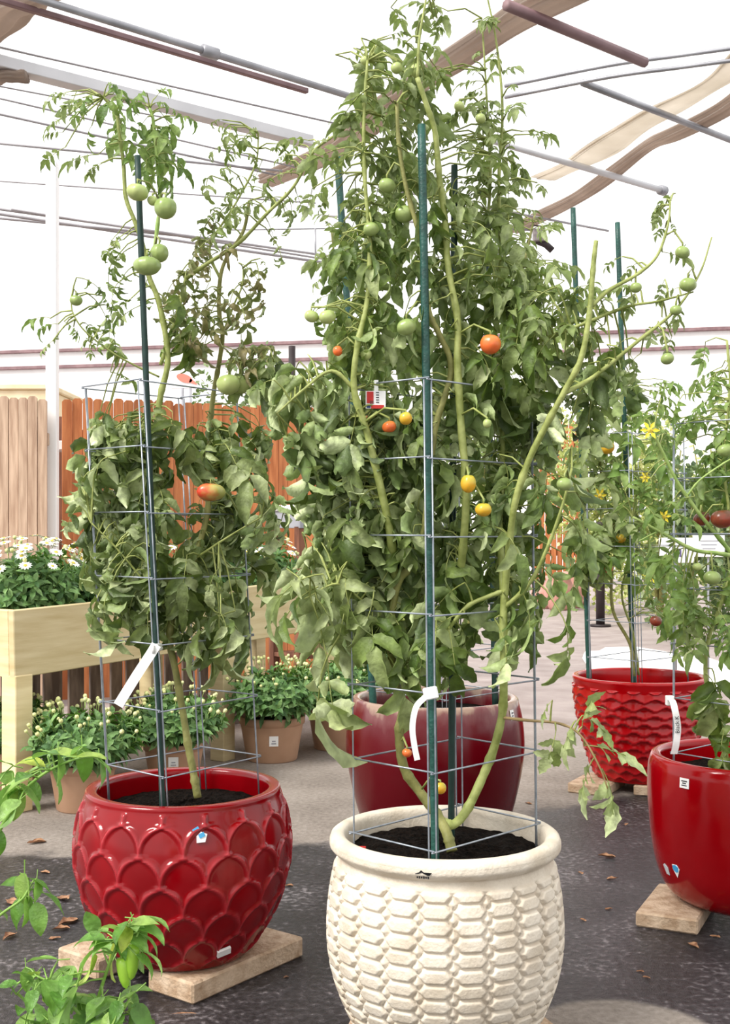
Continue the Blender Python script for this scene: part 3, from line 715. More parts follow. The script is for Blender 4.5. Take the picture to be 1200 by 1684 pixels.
pr = prof_fn([(.19, .05), (.23, .058), (.272, .09), (.302, .15), (.323, .25), (.333, .36), (.336, .44), (.333, .5), (.327, .525)])
p, n = on_wall(PC, 1126, 1288, pr); s_ = plate('price_sticker', plain_pot, p, n, .036, .032, PAPER)
for k, w in enumerate((.022, .014, .02)):
    plate('print_line', s_, p + n * .0012 + Z * (.007 - k * .007), n, w, .003, INK)
p, n = on_wall(PC, 1097, 1429, pr); plate('grey_sticker', plain_pot, p, n, .028, .038, GREY_ST, .2, [(-1, .8), (-.2, 1), (1, .3), (.9, -1), (-.4, -.8)])
p, n = on_wall(PC, 1113, 1432, pr); plate('blue_sticker', plain_pot, p, n, .034, .044, PAPER, 0, [(-.9, .9), (.4, 1), (1, .4), (.1, -1), (-.9, .2)])
plate('blue_sticker', plain_pot, p + n * .0016 + (Z - n * n.z).normalized() * .006, n, .03, .03, BLUE, 0, [(-.9, .7), (0, 1), (.9, .6), (.7, -.4), (.1, -.7), (-.8, -.2)])
pr = prof_fn([(.165, .06), (.195, .068), (.235, .125), (.276, .2), (.303, .28), (.313, .35), (.310, .42), (.299, .48), (.287, .52), (.285, .535)])
p, n = on_wall(RC, 366, 1562, pr, .012); plate('price_sticker', red_pot, p, n, .04, .024, PAPER, .25, th=.008)
p, n = on_wall(RC, 331, 1377, pr, .006); plate('torn_sticker', red_pot, p, n, .034, .03, PAPER, .3, [(-1, -.6), (.3, -1), (1, .2), (.2, 1), (-.7, .5)], th=.005)
plate('torn_sticker', red_pot, p + n * .001 + Z * .006, n, .016, .012, BLUE, .4)
p, n = on_wall(RC, 322, 1365, pr, .006); plate('torn_sticker', red_pot, p, n, .018, .012, BLUE, .5, th=.005)
pr = prof_fn([(.212, .05), (.291, .25), (.268, .482), (.278, .492), (.290, .505), (.291, .520)])
p, n = on_wall(WC, 696, 1436, pr, .0025)
st = plate('brand_mark', white_pot, p, n, .04, .016, INK, 0, [(-1, -.2), (-.5, .3), (-.25, 1), (.2, .1), (.5, -.6), (.75, -.5), (1, .3), (.75, -.3), (.5, -.3), (.25, 0), (-.2, .3), (-.5, -.1)], th=.0008)
for k in range(6): plate('print_mark', st, p - Z * .009 + Vector((-n.y, n.x, 0)) * (-.014 + .0052 * k), n, .0036, .006 if k % 2 else .0045, INK, th=.0008)
pr = prof_fn([(.22, 0), (.26, .012), (.31, .12), (.345, .25), (.364, .36), (.368, .43), (.36, .52), (.348, .58), (.343, .602)])
p, n = on_wall(DC, 841, 1176, pr); s_ = plate('price_sticker', dark_pot, p, n, .028, .04, PAPER)
for k, w in enumerate((.012, .016)): plate('print_line', s_, p + n * .0012 + Z * (.008 - k * .012), n, w, .004, INK)
plate('soil_label', white_pot, WZ(594, 1395, .502) + Vector((0, 0, 0)), Vector((0, -.6, .8)).normalized(), .022, .014, INK_R)

# ------------------------------------------------------------------ cages and stakes
def cage(corners, z0, dz, levels, lean, label, zbot, r=.0023, off=.012):
    """corners: 4 ground-plan points in order front, right, back, left"""
    cx = sum(c[0] for c in corners) / 4; cy = sum(c[1] for c in corners) / 4
    t = thing('tomato_cage', Vector((cx, cy, zbot)), label, 'cage'); H = dz * (levels - 1)
    C = [Vector((c[0], c[1], 0)) for c in corners]
    def at(p, z): q = (z - z0) / H; return Vector((p.x + lean[0] * q, p.y + lean[1] * q, z))
    ztop = z0 + H
    for i in range(4):
        a, b = C[i], C[(i + 1) % 4]; dv = (b - a).normalized()
        for p in (a + dv * off, b - dv * off):
            mb = MB(); tube(mb, [at(p, zbot), at(p, z0), at(p, z0 + H / 2), at(p, ztop)], r, 6); part('upright', mb, WIRE, t)
        for k in range(levels):
            z = z0 + k * dz + (.004 if i % 2 else 0)
            mb = MB(); tube(mb, [at(a - dv * .004, z), at(b + dv * .004, z)], r, 6); part('rung', mb, WIRE, t)
    return t
cage([(.158, 2.76), (.447, 3.04), (.257, 3.235), (-.036, 2.94)], .545, .184, 7, (-.012, 0), 'square galvanised wire cage standing in the cream pot', .47)
cage([(-.557, 3.27), (-.318, 3.585), (-.515, 3.728), (-.76, 3.455)], .612, .183, 7, (-.062, 0), 'square galvanised wire cage standing in the scalloped red pot', .46)
cage([(.31, 4.62), (.575, 4.9), (.30, 5.18), (.012, 4.9)], .63, .184, 7, (-.02, 0), 'wire cage standing in the oxblood pot', .53)
cage([(1.30, 5.72), (1.64, 6.0), (1.45, 6.26), (1.11, 5.9)], .66, .184, 7, (-.02, 0), 'wire cage standing in the wave-textured pot', .45)
cage([(1.24, 3.75), (1.52, 4.02), (1.32, 4.25), (1.03, 3.99)], .545, .184, 7, (0, 0), 'wire cage standing in the plain red pot', .46)
def stake(p, q, d, r, mat, label, zb):
    a = W(*p, d); b = W(*q, d); dv = (a - b).normalized(); a = a + dv * max(0, (a.z - zb) / max(.2, -dv.z))
    mb = MB(); pts = [a + (b - a) * (i / 24) for i in range(25)]
    tube(mb, pts, [r * (1.0 + (.07 if i % 2 else 0)) for i in range(24)] + [r], 8)
    return solo('garden_stake', mb, mat, a, label, 'stake')
stake((715, 1392), (693, 205), 2.815, .0095, STAKE, 'thick green stake tied to the corner of the cage in the cream pot', .46)
stake((742, 1345), (747, 272), 3.06, .0085, STAKE_D, 'dark green stake standing in the middle of the cream pot', .46)
stake((267, 1318), (226, 256), 3.312, .0085, STAKE_D, 'dark green stake at the cage corner in the scalloped red pot', .45)
stake((613, 1150), (555, 258), 4.78, .014, STAKE, 'tall green stake leaning left in the oxblood pot', .52)
stake((814, 1140), (797, 365), 4.91, .013, STAKE_D, 'dark stake at the right of the oxblood pot', .52)
stake((968, 1102), (942, 342), 5.97, .013, STAKE, 'taller green stake at the edge of the wave-textured pot', .45)
stake((1041, 1104), (1015, 366), 6.02, .013, STAKE, 'shorter green stake in the middle of the wave-textured pot', .45)

# ------------------------------------------------------------------ leaf meshes
def leaflet(mb, M4, L, Wd, droop, roll, lobes, rng, mi=0, ns=7, wav=.12, twist=0.0):
    """one leaflet along +X of frame M4, grown from its base"""
    st = []; x = z = 0.0
    for i in range(ns + 1):
        t = i / ns; a = -droop * t * 1.3
        st.append((t, x, z, a)); x += L / ns * math.cos(a); z += L / ns * math.sin(a)
    ph = rng.uniform(0, 6.28); V = []; SS = (-1, -.55, 0, .55, 1)
    for i, (t, x, z, a) in enumerate(st):
        w = Wd * max(0.0, math.sin(PI * min(1, .04 + t ** .75 * .98))) ** .75
        if lobes: w *= 1 + lobes * (1 if i % 2 else -1)
        if t >= .999: w = Wd * .02
        r = max(.05, roll * (.6 + .5 * t)); tw = twist * t
        for s in SS:
            q = abs(s); y = math.copysign(math.sin(r * q) / r * w, s) if s else 0; h = (1 - math.cos(r * q)) / r * w
            h += wav * Wd * q * math.sin(t * 9 + ph + (2 if s < 0 else 0))
            y, h = y * math.cos(tw) - h * math.sin(tw), y * math.sin(tw) + h * math.cos(tw)
            V.append(M4 @ Vector((x - math.sin(a) * h * 1.0, y, z + math.cos(a) * h)))
    Fc = []
    for i in range(ns):
        for k in range(4): Fc.append((i * 5 + k, (i + 1) * 5 + k, (i + 1) * 5 + k + 1, i * 5 + k + 1))
    mb.add(V, Fc, mi)

def tomato_leaf(seed, style):
    rng = random.Random(seed); mb = MB()
    P = dict(curl=dict(LR=.085, L=.088, W=.025, dr=1.15, roll=1.75, lob=.08, rd=1.3, pairs=(.5, .92), wav=.18),
             grown=dict(LR=.095, L=.084, W=.0195, dr=1.0, roll=1.2, lob=.09, rd=.9, pairs=(.42, .85), wav=.16),
             top=dict(LR=.09, L=.058, W=.0125, dr=.7, roll=.95, lob=.09, rd=.5, pairs=(.35, .65, .95), wav=.12),
             dry=dict(LR=.085, L=.046, W=.011, dr=1.3, roll=2.0, lob=.12, rd=1.0, pairs=(.4, .9), wav=.3),
             lobed=dict(LR=.08, L=.08, W=.022, dr=.5, roll=.45, lob=.16, rd=.5, pairs=(.45, .9), wav=.08))[style]
    # rachis
    n = 6; pts = []; x = z = 0.0; frames = []
    yaw = rng.uniform(-.25, .25)
    for i in range(n + 1):
        t = i / n; a = .15 - P['rd'] * t * rng.uniform(.85, 1.15)
        pts.append(Vector((x, math.sin(yaw * t * 2) * .02, z))); frames.append(a)
        x += P['LR'] / n * math.cos(a); z += P['LR'] / n * math.sin(a)
    tube(mb, pts, [.0019 - .001 * i / n for i in range(n + 1)], 3, 1, cap=False)
    def fr(t):
        i = min(n - 1, int(t * n)); f = t * n - i; return pts[i].lerp(pts[i + 1], f), frames[i]
    p, a = pts[-1], frames[-1]
    M4 = Matrix.Translation(p) @ Matrix.Rotation(-a, 4, 'Y') @ Matrix.Rotation(rng.uniform(-.5, .5), 4, 'X')
    leaflet(mb, M4, P['L'] * rng.uniform(.95, 1.2), P['W'] * rng.uniform(.9, 1.2), P['dr'] * rng.uniform(.6, 1.3), P['roll'] * rng.uniform(.6, 1.3), P['lob'], rng, wav=P['wav'], twist=rng.uniform(-.5, .5))
    for t in P['pairs']:
        for s in (-1, 1):
            if rng.random() < .07: continue
            p, a = fr(min(.99, max(.05, t + rng.uniform(-.06, .06))))
            M4 = Matrix.Translation(p) @ Matrix.Rotation(-a * .6, 4, 'Y') @ Matrix.Rotation(s * rng.uniform(.75, 1.25), 4, 'Z') @ Matrix.Rotation(rng.uniform(-.1, .45), 4, 'Y') @ Matrix.Rotation(rng.uniform(-.5, .5), 4, 'X')
            k = (.62 + .3 * t) * rng.uniform(.8, 1.1)
            leaflet(mb, M4, P['L'] * k, P['W'] * k, P['dr'] * rng.uniform(.6, 1.4), P['roll'] * rng.uniform(.6, 1.3), P['lob'], rng, wav=P['wav'], twist=rng.uniform(-.6, .6))
    return mb
LEAF = {}
def leaf_set(style, mat, cnt, stem=STEM):
    key = (style, mat.name)
    if key not in LEAF:
        LEAF[key] = []
        for i in range(cnt):
            mb = tomato_leaf(i * 7 + len(style) * 131, style); LEAF[key].append((mb, mb.mesh('tomato_leaf', [mat, stem])))
    return LEAF[key]
LEN = dict(curl=.15, grown=.16, top=.135, dry=.125, lobed=.15)

def orient(p, d, rng, scale, rollj=.5):
    d = d.normalized(); up = Z + Vector((rng.uniform(-1, 1), rng.uniform(-1, 1), 0)) * rollj
    y = up.cross(d)
    if y.length < 1e-3: y = d.orthogonal()
    y.normalize(); z = d.cross(y)
    return Matrix.Translation(p) @ Matrix((d, y, z)).transposed().to_4x4() @ Matrix.Diagonal((scale, scale, scale, 1))

def stem_path(pts, jit=0, rng=None):
    return catmull([W(px, py, d) for px, py, d in pts], 6)

class Plant:
    def __init__(s, name, base, label, cat='plant', limit=300):
        s.t = thing(name, base, label, cat); s.pts = []; s.leaves = []; s.tw = MB(); s.limit = limit; s.O = Vector(base); s.ymin = 0; s.yf = None; s.ztop = 1.68
    def stem(s, path, r0, r1, mat=STEM, name='stem', n=8, knots=True, seed=0, fwd=0.0):
        path = [(px, py, d - fwd * min(1, max(0, (1000 - py) / 150.0))) for px, py, d in path]
        P = stem_path(path); k = len(P); rng = random.Random(seed + k); mb = MB()
        rr = [(r0 + (r1 - r0) * i / (k - 1)) * (1 + (.22 if knots and i % 9 == 4 else 0) + rng.uniform(-.06, .06)) for i in range(k)]
        tube(mb, P, rr, n); part(name, mb, mat, s.t); s.pts += P
    def near(s, p, zb=.25):
        best = None; bd = 1e9
        for q in s.pts:
            dz = p.z - q.z
            d = (p.x - q.x) ** 2 + (p.y - q.y) ** 2 + (dz * (1.0 if dz > 0 else .7)) ** 2
            if d < bd: bd = d; best = q
        return best
    def leaf(s, p, d, style, mat, scale, rng, stem=STEM, twig=True):
        ls = leaf_set(style, mat, 10, stem); mb, me = ls[rng.randrange(len(ls))]
        L = LEN[style] * scale; b = p - d.normalized() * L * .45
        s.leaves.append((scale * LEN[style], orient(b, d, rng, scale), mb, me, mat, stem))
        if twig and s.pts:
            q = s.near(b); g = (b - q)
            if g.length > .012:
                m = q + g * .5 + Z * (.12 * g.length); tube(s.tw, [q, m, b], [.0028, .0022, .0017], 4, cap=False)
    def blob(s, cx, cy, rx, ry, d, rd, n, style, mat, sc, seed, droop=.5, stem=STEM, edge=0.0):
        """leaves in an ellipsoid given by photo centre / radii at distance d"""
        rng = random.Random(seed); c = W(cx, cy, d); RX = rx / F * d; RZ_ = ry / F * d
        for i in range(n):
            while True:
                a, b, e = rng.uniform(-1, 1), rng.uniform(-1, 1), rng.uniform(-1, 1); q = a * a + b * b + e * e
                if edge * edge < q <= 1: break
            p = c + Vector((a * RX, e * rd, b * RZ_))
            if p.y < s.ymin: p.y = s.ymin + rng.uniform(0, .1)
            if s.yf and p.z < s.ztop and rng.random() > .2:          # most leaves stay inside the wires
                ym = float(np.interp(p.x, *s.yf))
                if p.y < ym + .03: p.y = ym + rng.uniform(.03, .14)
            k = s.near(p) if s.pts else c
            o = p - k; o.z *= .3
            if o.length < .02: o = Vector((rng.uniform(-1, 1), rng.uniform(-1, .6), 0))
            o.normalize(); dv = o + Vector((rng.uniform(-.7, .7), rng.uniform(-.8, .5), rng.uniform(-.5, .35) - droop))
            s.leaf(p, dv, style, mat, sc * rng.uniform(.55, 1.3), rng, stem)
    def finish(s):
        s.leaves.sort(key=lambda l: -l[0])
        for sc, m4, mb, me, mat, st in s.leaves[:s.limit]:
            link('leaf', me, s.t, mat4=Matrix.Translation(-s.O) @ m4)
        rest = {}
        for sc, m4, mb, me, mat, st in s.leaves[s.limit:]: rest.setdefault(mat.name, []).append((m4, mb, mat, st))
        for k, L in rest.items():
            big = MB()
            for m4, mb, mat, st in L:
                b = len(big.v); big.v.extend([tuple(m4 @ Vector(v)) for v in mb.v]); big.f.extend([tuple(i + b for i in f) for f in mb.f]); big.m.extend(mb.m)
            o = part('foliage', big, [L[0][2], L[0][3]], s.t); o['kind'] = 'stuff'
        if s.tw.v: o = part('leaf_stalks', s.tw, STEM, s.t); o['kind'] = 'stuff'

TOM = {}
def tomato_mesh(seed, flat=.82, lob=.05, nl=6):
    rng = random.Random(seed); mb = MB(); n = 24; m = 14; V = []; Fc = []; ph = rng.uniform(0, 6)
    for i in range(m + 1):
        a = PI * i / m; dim = .16 * math.exp(-(a / .38) ** 2)
        for k in range(n):
            t = 2 * PI * k / n; l = 1 + lob * math.cos(nl * t + ph) * math.sin(a) * (.4 + .6 * math.cos(a / 2)) + .03 * math.cos(2 * t + ph)
            V.append((math.sin(a) * l * math.cos(t), math.sin(a) * l * math.sin(t), flat * (math.cos(a) - dim * 1.0)))
    for i in range(m):
        for k in range(n): Fc.append((i * n + k, (i + 1) * n + k, (i + 1) * n + (k + 1) % n, i * n + (k + 1) % n))
    mb.add(V, Fc); return mb
def calyx_mesh():
    mb = MB()
    for k in range(5):
        a = 2 * PI * k / 5; c, s_ = math.cos(a), math.sin(a); u = Vector((c, s_, 0)); v = Vector((-s_, c, 0))
        V = [Vector((0, 0, 0)) + v * .06, -v * .06, u * .35 + v * .09 + Z * .02, u * .35 - v * .09 + Z * .02, u * .72 - Z * .1]
        mb.add(V, [(0, 1, 3, 2), (2, 3, 4)])
    tube(mb, [Vector((0, 0, -.05)), Vector((.05, 0, .25)), Vector((.16, .05, .5))], [.07, .06, .07], 5)
    return mb
CAL = calyx_mesh().mesh('calyx', CALYX)
def tomato(pl, px, py, d, rpx, mat, seed=0, flat=.84, nl=6, lob=.05, tilt=.35, wide=1.0, attach=True):
    key = (flat, nl, lob, mat.name)
    if key not in TOM: TOM[key] = tomato_mesh(seed, flat, lob, nl).mesh('tomato', mat)
    rng = random.Random(seed + int(px)); r = rpx / F * d; p = W(px, py, d)
    # mesh is unit-sized: keep real size in the object scale
    o = link('tomato', TOM[key], pl.t, mat4=Matrix.Translation(p - pl.O) @ Matrix.Rotation(rng.uniform(-tilt, tilt), 4, 'Y') @ Matrix.Rotation(rng.uniform(-tilt, tilt * .4), 4, 'X') @ Matrix.Diagonal((r * wide, r, r, 1)))
    link('calyx', CAL, o, mat4=Matrix.Translation((0, 0, flat * .84)))
    if attach and pl.pts:
        top = p + Z * (r * 1.25); q = pl.near(top)
        if (q - top).length > .01: tube(pl.tw, [q, q.lerp(top, .5) + Z * .02, top, p + Z * r * .75], [.003, .0028, .0026, .0024], 5)
for m_ in (T_GREEN, T_PALE, T_OR, T_YEL, T_RED, T_DARK):      # fruit meshes are unit sized, so scale the colour ramp to match
    for nd in m_.node_tree.nodes:
        if nd.type == 'MATH': nd.inputs[1].default_value = .45
        if nd.type == 'TEX_NOISE': nd.inputs['Scale'].default_value = 1.6
def flower_mesh(np_, L, w, mat_idx=0):
    mb = MB()
    for k in range(np_):
        a = 2 * PI * k / np_; u = Vector((math.cos(a), math.sin(a), 0)); v = Vector((-u.y, u.x, 0))
        V = [u * .1 * L, u * .55 * L + v * w + Z * .12 * L, u * L + Z * .05 * L, u * .55 * L - v * w + Z * .12 * L]
        mb.add(V, [(0, 1, 2, 3)], 0)
    n = 8; V = [(.28 * L * math.cos(2 * PI * k / n), .28 * L * math.sin(2 * PI * k / n), .1 * L) for k in range(n)] + [(0, 0, .26 * L)]
    mb.add(V, [(k, (k + 1) % n, n) for k in range(n)], 1)
    return mb
TFLOWER = flower_mesh(6, .02, .004).mesh('flower', [PETAL_Y, DISC], smooth=False)
def tflower(pl, px, py, d, sc=1.0, seed=0):
    rng = random.Random(seed); p = W(px, py, d); o = link('flower', TFLOWER, pl.t, mat4=Matrix.Translation(p - pl.O) @ Matrix.Rotation(PI / 2 + rng.uniform(-.5, .3), 4, 'X') @ Matrix.Rotation(rng.uniform(-.5, .5), 4, 'Y') @ Matrix.Scale(sc, 4))
    q = pl.near(p); tube(pl.tw, [q, (p + q) / 2 + Z * .01, p], [.002, .0018, .0015], 4)

# ------------------------------------------------------------------ main tomato plant (cream pot)
def main_plant():
    b = W(742, 1396, 2.9); b.z = .49
    pl = Plant('tomato_plant', b, 'tallest tomato plant, growing through the cage in the cream pot', 'plant', 300); pl.ymin = 2.84; pl.yf = ([-.3, -.1, -.036, .158, .447, .6], [2.86, 2.94, 2.97, 2.78, 3.05, 2.92])
    pl.stem([(743, 1400, 2.86), (735, 1372, 2.88), (722, 1345, 2.9), (690, 1302, 2.92), (664, 1262, 2.92), (656, 1205, 2.92), (662, 1165, 2.93), (650, 1120, 2.94), (642, 1050, 2.96), (652, 965, 2.98), (676, 927, 3.0), (699, 865, 3.0), (706, 780, 3.0), (716, 700, 3.0), (742, 608, 3.0), (722, 550, 2.98), (705, 512, 2.97), (696, 440, 2.97), (690, 390, 2.97), (668, 310, 2.97), (656, 240, 2.97), (652, 170, 2.97)], .0135, .0045, STEM_OLD, seed=1, fwd=0.13)
    pl.stem([(728, 1352, 2.9), (745, 1356, 2.9), (766, 1334, 2.92), (790, 1285, 2.94), (812, 1230, 2.955), (826, 1170, 2.925), (828, 1100, 2.895), (828, 1000, 2.9), (836, 910, 2.9), (846, 830, 2.88), (868, 760, 2.86), (900, 695, 2.84), (930, 640, 2.82), (955, 590, 2.8), (967, 530, 2.8), (972, 480, 2.8), (976, 430, 2.8), (980, 396, 2.8)], .0125, .0055, STEM, seed=2, fwd=0.04)
    pl.stem([(971, 505, 2.762), (1000, 478, 2.78), (1046, 452, 2.8), (1080, 421, 2.8), (1098, 370, 2.8), (1102, 330, 2.8)], .0055, .0022, STEM, seed=3)
    pl.stem([(813, 588, 3.08), (842, 576, 3.0), (900, 556, 2.93), (960, 532, 2.9), (1032, 504, 2.88), (1080, 496, 2.86), (1140, 480, 2.84)], .007, .0022, STEM, seed=4)
    pl.stem([(925, 648, 2.782), (975, 620, 2.81), (1050, 560, 2.83), (1110, 510, 2.82), (1150, 450, 2.82), (1170, 390, 2.82)], .006, .0018, STEM, seed=5)
    pl.stem([(757, 940, 3.02), (763, 880, 3.03), (766, 800, 3.03), (758, 700, 3.03), (752, 600, 3.02), (752, 525, 3.02), (737, 440, 3.02), (731, 357, 3.02), (722, 290, 3.0), (715, 217, 2.98), (702, 175, 2.97), (686, 128, 2.96)], .0105, .006, STEM, seed=6, fwd=0.16)
    pl.stem([(690, 1000, 3.0), (735, 1000, 3.0), (757, 940, 3.02)], .008, .0095, STEM, seed=7, fwd=.16)
    pl.stem([(650, 960, 2.98), (640, 870, 2.96), (618, 770, 2.94), (602, 706, 2.93), (582, 640, 2.92), (587, 570, 2.92), (604, 490, 2.94), (608, 400, 2.95), (600, 300, 2.96), (598, 200, 2.97), (604, 100, 2.97)], .011, .0035, STEM, seed=8, fwd=0.08)
    pl.stem([(828, 1000, 2.9), (822, 860, 3.0), (826, 720, 3.05), (812, 590, 3.08), (822, 430, 3.1), (820, 300, 3.1), (826, 180, 3.1), (816, 70, 3.1), (800, -10, 3.1)], .008, .002, STEM, seed=9)
    pl.stem([(812, 590, 3.08), (795, 450, 3.1), (806, 300, 3.1), (800, 160, 3.1), (792, 30, 3.1)], .006, .0018, STEM, seed=10)
    pl.stem([(686, 128, 2.80), (690, 60, 2.80), (700, 0, 2.80), (704, -40, 2.80)], .0035, .0016, STEM, seed=11)
    pl.stem([(824, 1180, 2.93), (870, 1185, 2.86), (920, 1190, 2.84), (955, 1210, 2.82), (985, 1260, 2.8), (1000, 1300, 2.8)], .004, .0018, M('stem_reddish', (132, 112, 72), (156, 132, 92), 30, .6), seed=12)
    pl.stem([(690, 1080, 2.92), (725, 1050, 2.9), (765, 1000, 2.9), (800, 982, 2.9), (828, 972, 2.893)], .004, .006, STEM, seed=13)
    pl.stem([(583, 640, 2.842), (545, 610, 2.835), (500, 640, 2.845), (455, 680, 2.86)], .0055, .002, STEM, seed=14)
    pl.stem([(828, 1000, 2.9), (870, 960, 2.86), (900, 900, 2.84), (925, 830, 2.82), (940, 770, 2.82)], .006, .003, STEM, seed=15)
    pl.stem([(640, 1000, 2.97), (600, 990, 2.92), (555, 960, 2.88), (500, 985, 2.85)], .004, .002, STEM, seed=16)
    # foliage, lower to upper
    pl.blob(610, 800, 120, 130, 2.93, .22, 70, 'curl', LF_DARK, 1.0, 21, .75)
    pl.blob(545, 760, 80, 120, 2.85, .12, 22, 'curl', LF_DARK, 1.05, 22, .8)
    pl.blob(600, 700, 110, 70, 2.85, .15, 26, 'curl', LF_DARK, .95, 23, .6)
    pl.blob(640, 960, 120, 90, 2.96, .2, 44, 'grown', LF_MID, 1.05, 24, .7)
    pl.blob(740, 960, 120, 110, 3.0, .22, 44, 'grown', LF_MID, 1.0, 25, .7)
    pl.blob(880, 900, 90, 120, 2.95, .2, 30, 'grown', LF_MID, .95, 26, .6)
    pl.blob(740, 790, 130, 140, 2.98, .22, 46, 'grown', LF_MID, 1.0, 27, .6)
    pl.blob(860, 740, 100, 110, 2.95, .2, 36, 'grown', LF_MID, .95, 28, .6)
    pl.blob(930, 650, 80, 80, 2.86, .12, 26, 'curl', LF_DARK, .9, 29, .5)
    pl.blob(690, 600, 160, 90, 2.95, .22, 54, 'grown', LF_MID, .95, 30, .5)
    pl.blob(830, 560, 90, 110, 2.98, .2, 34, 'grown', LF_MID, .9, 31, .5)
    pl.blob(920, 540, 80, 80, 2.92, .15, 20, 'top', LF_TOP, .95, 32, .4)
    pl.blob(640, 430, 110, 110, 2.96, .2, 50, 'grown', LF_MID, .85, 33, .4)
    pl.blob(760, 420, 110, 120, 3.02, .22, 46, 'grown', LF_TOP, .85, 34, .4)
    pl.blob(850, 440, 60, 80, 3.0, .15, 18, 'top', LF_TOP, .95, 35, .3)
    pl.blob(640, 250, 100, 120, 2.97, .18, 48, 'top', LF_TOP, 1.0, 36, .3)
    pl.blob(780, 260, 90, 110, 3.05, .18, 46, 'top', LF_TOP, .85, 37, .3)
    pl.blob(655, 130, 80, 70, 2.97, .14, 24, 'top', LF_TOP, .95, 38, .2)
    pl.blob(805, 110, 50, 100, 3.1, .12, 18, 'top', LF_TOP, .55, 39, .1)
    pl.blob(690, 30, 50, 40, 2.97, .1, 8, 'top', LF_TOP, .7, 40, .1)
    pl.blob(860, 260, 50, 120, 3.05, .1, 10, 'top', LF_TOP, .6, 41, .2)
    pl.blob(540, 560, 50, 80, 2.9, .12, 10, 'grown', LF_MID, .8, 42, .5)
    pl.blob(490, 640, 70, 45, 2.87, .08, 12, 'curl', LF_DARK, .95, 43, .4)
    pl.blob(540, 330, 50, 100, 2.96, .1, 10, 'top', LF_TOP, .75, 44, .3)
    pl.blob(1080, 480, 80, 100, 2.82, .08, 12, 'top', LF_TOP, .5, 45, .4)
    pl.blob(1000, 470, 60, 70, 2.82, .1, 8, 'top', LF_TOP, .6, 46, .4)
    pl.blob(1105, 340, 40, 50, 2.8, .06, 7, 'top', LF_TOP, .45, 47, .3)
    pl.blob(1010, 610, 70, 50, 2.84, .1, 16, 'grown', LF_MID, .75, 48, .5)
    pl.blob(700, 1080, 90, 50, 2.88, .12, 12, 'grown', LF_MID, 1.0, 49, .9)
    pl.blob(870, 1040, 60, 60, 2.86, .1, 8, 'grown', LF_MID, .95, 50, .9)
    pl.blob(520, 960, 60, 40, 2.86, .08, 9, 'grown', LF_PALE, 1.25, 51, .6)
    pl.blob(545, 1030, 50, 60, 2.87, .08, 8, 'grown', LF_PALE, 1.2, 52, 1.0)
    pl.blob(590, 1000, 50, 50, 2.88, .1, 8, 'grown', LF_PALE, 1.15, 53, .8)
    rng = random.Random(77)
    # single large drooping leaves
    for px, py, d, v, sc, mat in [(515, 1140, 2.86, (-.45, -.1, -1), 2.1, LF_PALE), (545, 1150, 2.87, (.1, 0, -1), 1.25, LF_PALE), (470, 960, 2.85, (-1, -.2, -.25), 1.3, LF_PALE), (470, 1000, 2.85, (-.9, -.1, -.6), 1.3, LF_MID),
                                  (840, 1070, 2.84, (.5, -.2, -1), 1.2, LF_MID), (940, 1060, 2.83, (.35, -.2, -1), 1.2, LF_MID), (750, 1090, 2.83, (.2, -.3, -1), 1.15, LF_MID), (690, 1110, 2.84, (-.2, -.3, -1), 1.0, LF_MID)]:
        pl.leaf(W(px, py, d), Vector(v), 'grown', mat, sc, rng)
    for px, py, v, sc in [(965, 1165, (.2, -.2, .9), .7), (1010, 1235, (1, -.2, -.15), 1.05), (960, 1285, (-.5, -.2, -1), 1.0), (1005, 1310, (.3, -.2, -1), .95), (930, 1215, (-.5, -.2, -.8), .75), (905, 1235, (-.3, -.2, -1), .75), (985, 1195, (.6, -.3, -.4), .7), (895, 1170, (-.4, -.2, -.5), .5)]:
        pl.leaf(W(px, py, 2.81), Vector(v), 'lobed', LF_PALE, sc, rng)
    # fruit
    for i, (px, py, d, r, m_, fl) in enumerate([(686, 117, 2.9, 13, T_PALE, .84), (673, 119, 2.93, 9, T_PALE, .84), (636, 305, 2.86, 14, T_GREEN, .84), (665, 352, 2.86, 16, T_GREEN, .84), (668, 538, 2.8, 16, T_GREEN, .84), (610, 377, 2.85, 13, T_GREEN, .84),
            (512, 520, 2.84, 12, T_PALE, .84), (538, 521, 2.83, 14, T_PALE, .84), (806, 566, 2.82, 17, T_OR, 1.0), (770, 795, 2.8, 13, T_YEL, 1.2), (795, 838, 2.78, 14, T_YEL, .84), (667, 688, 2.76, 11, T_YEL, 1.0), (640, 702, 2.85, 12, T_OR, .84),
            (555, 577, 2.86, 8, T_OR, 1.1), (602, 583, 2.86, 9, T_PALE, 1.0), (928, 796, 2.78, 13, T_GREEN, .84), (1045, 473, 2.8, 10, T_GREEN, .84), (1122, 415, 2.8, 12, T_GREEN, .84), (1131, 468, 2.82, 14, T_GREEN, .84), (1111, 510, 2.81, 10, T_GREEN, .84),
            (1097, 590, 2.8, 11, T_GREEN, .84), (801, 696, 2.78, 7, T_PALE, 1.1), (724, 1296, 2.86, 10, T_YEL, 1.0), (669, 1238, 2.89, 8, T_OR, .9), (600, 100, 2.9, 8, T_PALE, .9), (624, 112, 2.92, 9, T_GREEN, .9), (652, 112, 2.9, 10, T_PALE, .9), (755, 175, 3.0, 9, T_PALE, .9), (790, 195, 3.02, 9, T_PALE, .9)]):
        tomato(pl, px, py, d, r, m_, i, fl, 5 if r > 11 else 4, .05 if r > 11 else .02)
    pl.finish()
main_plant()

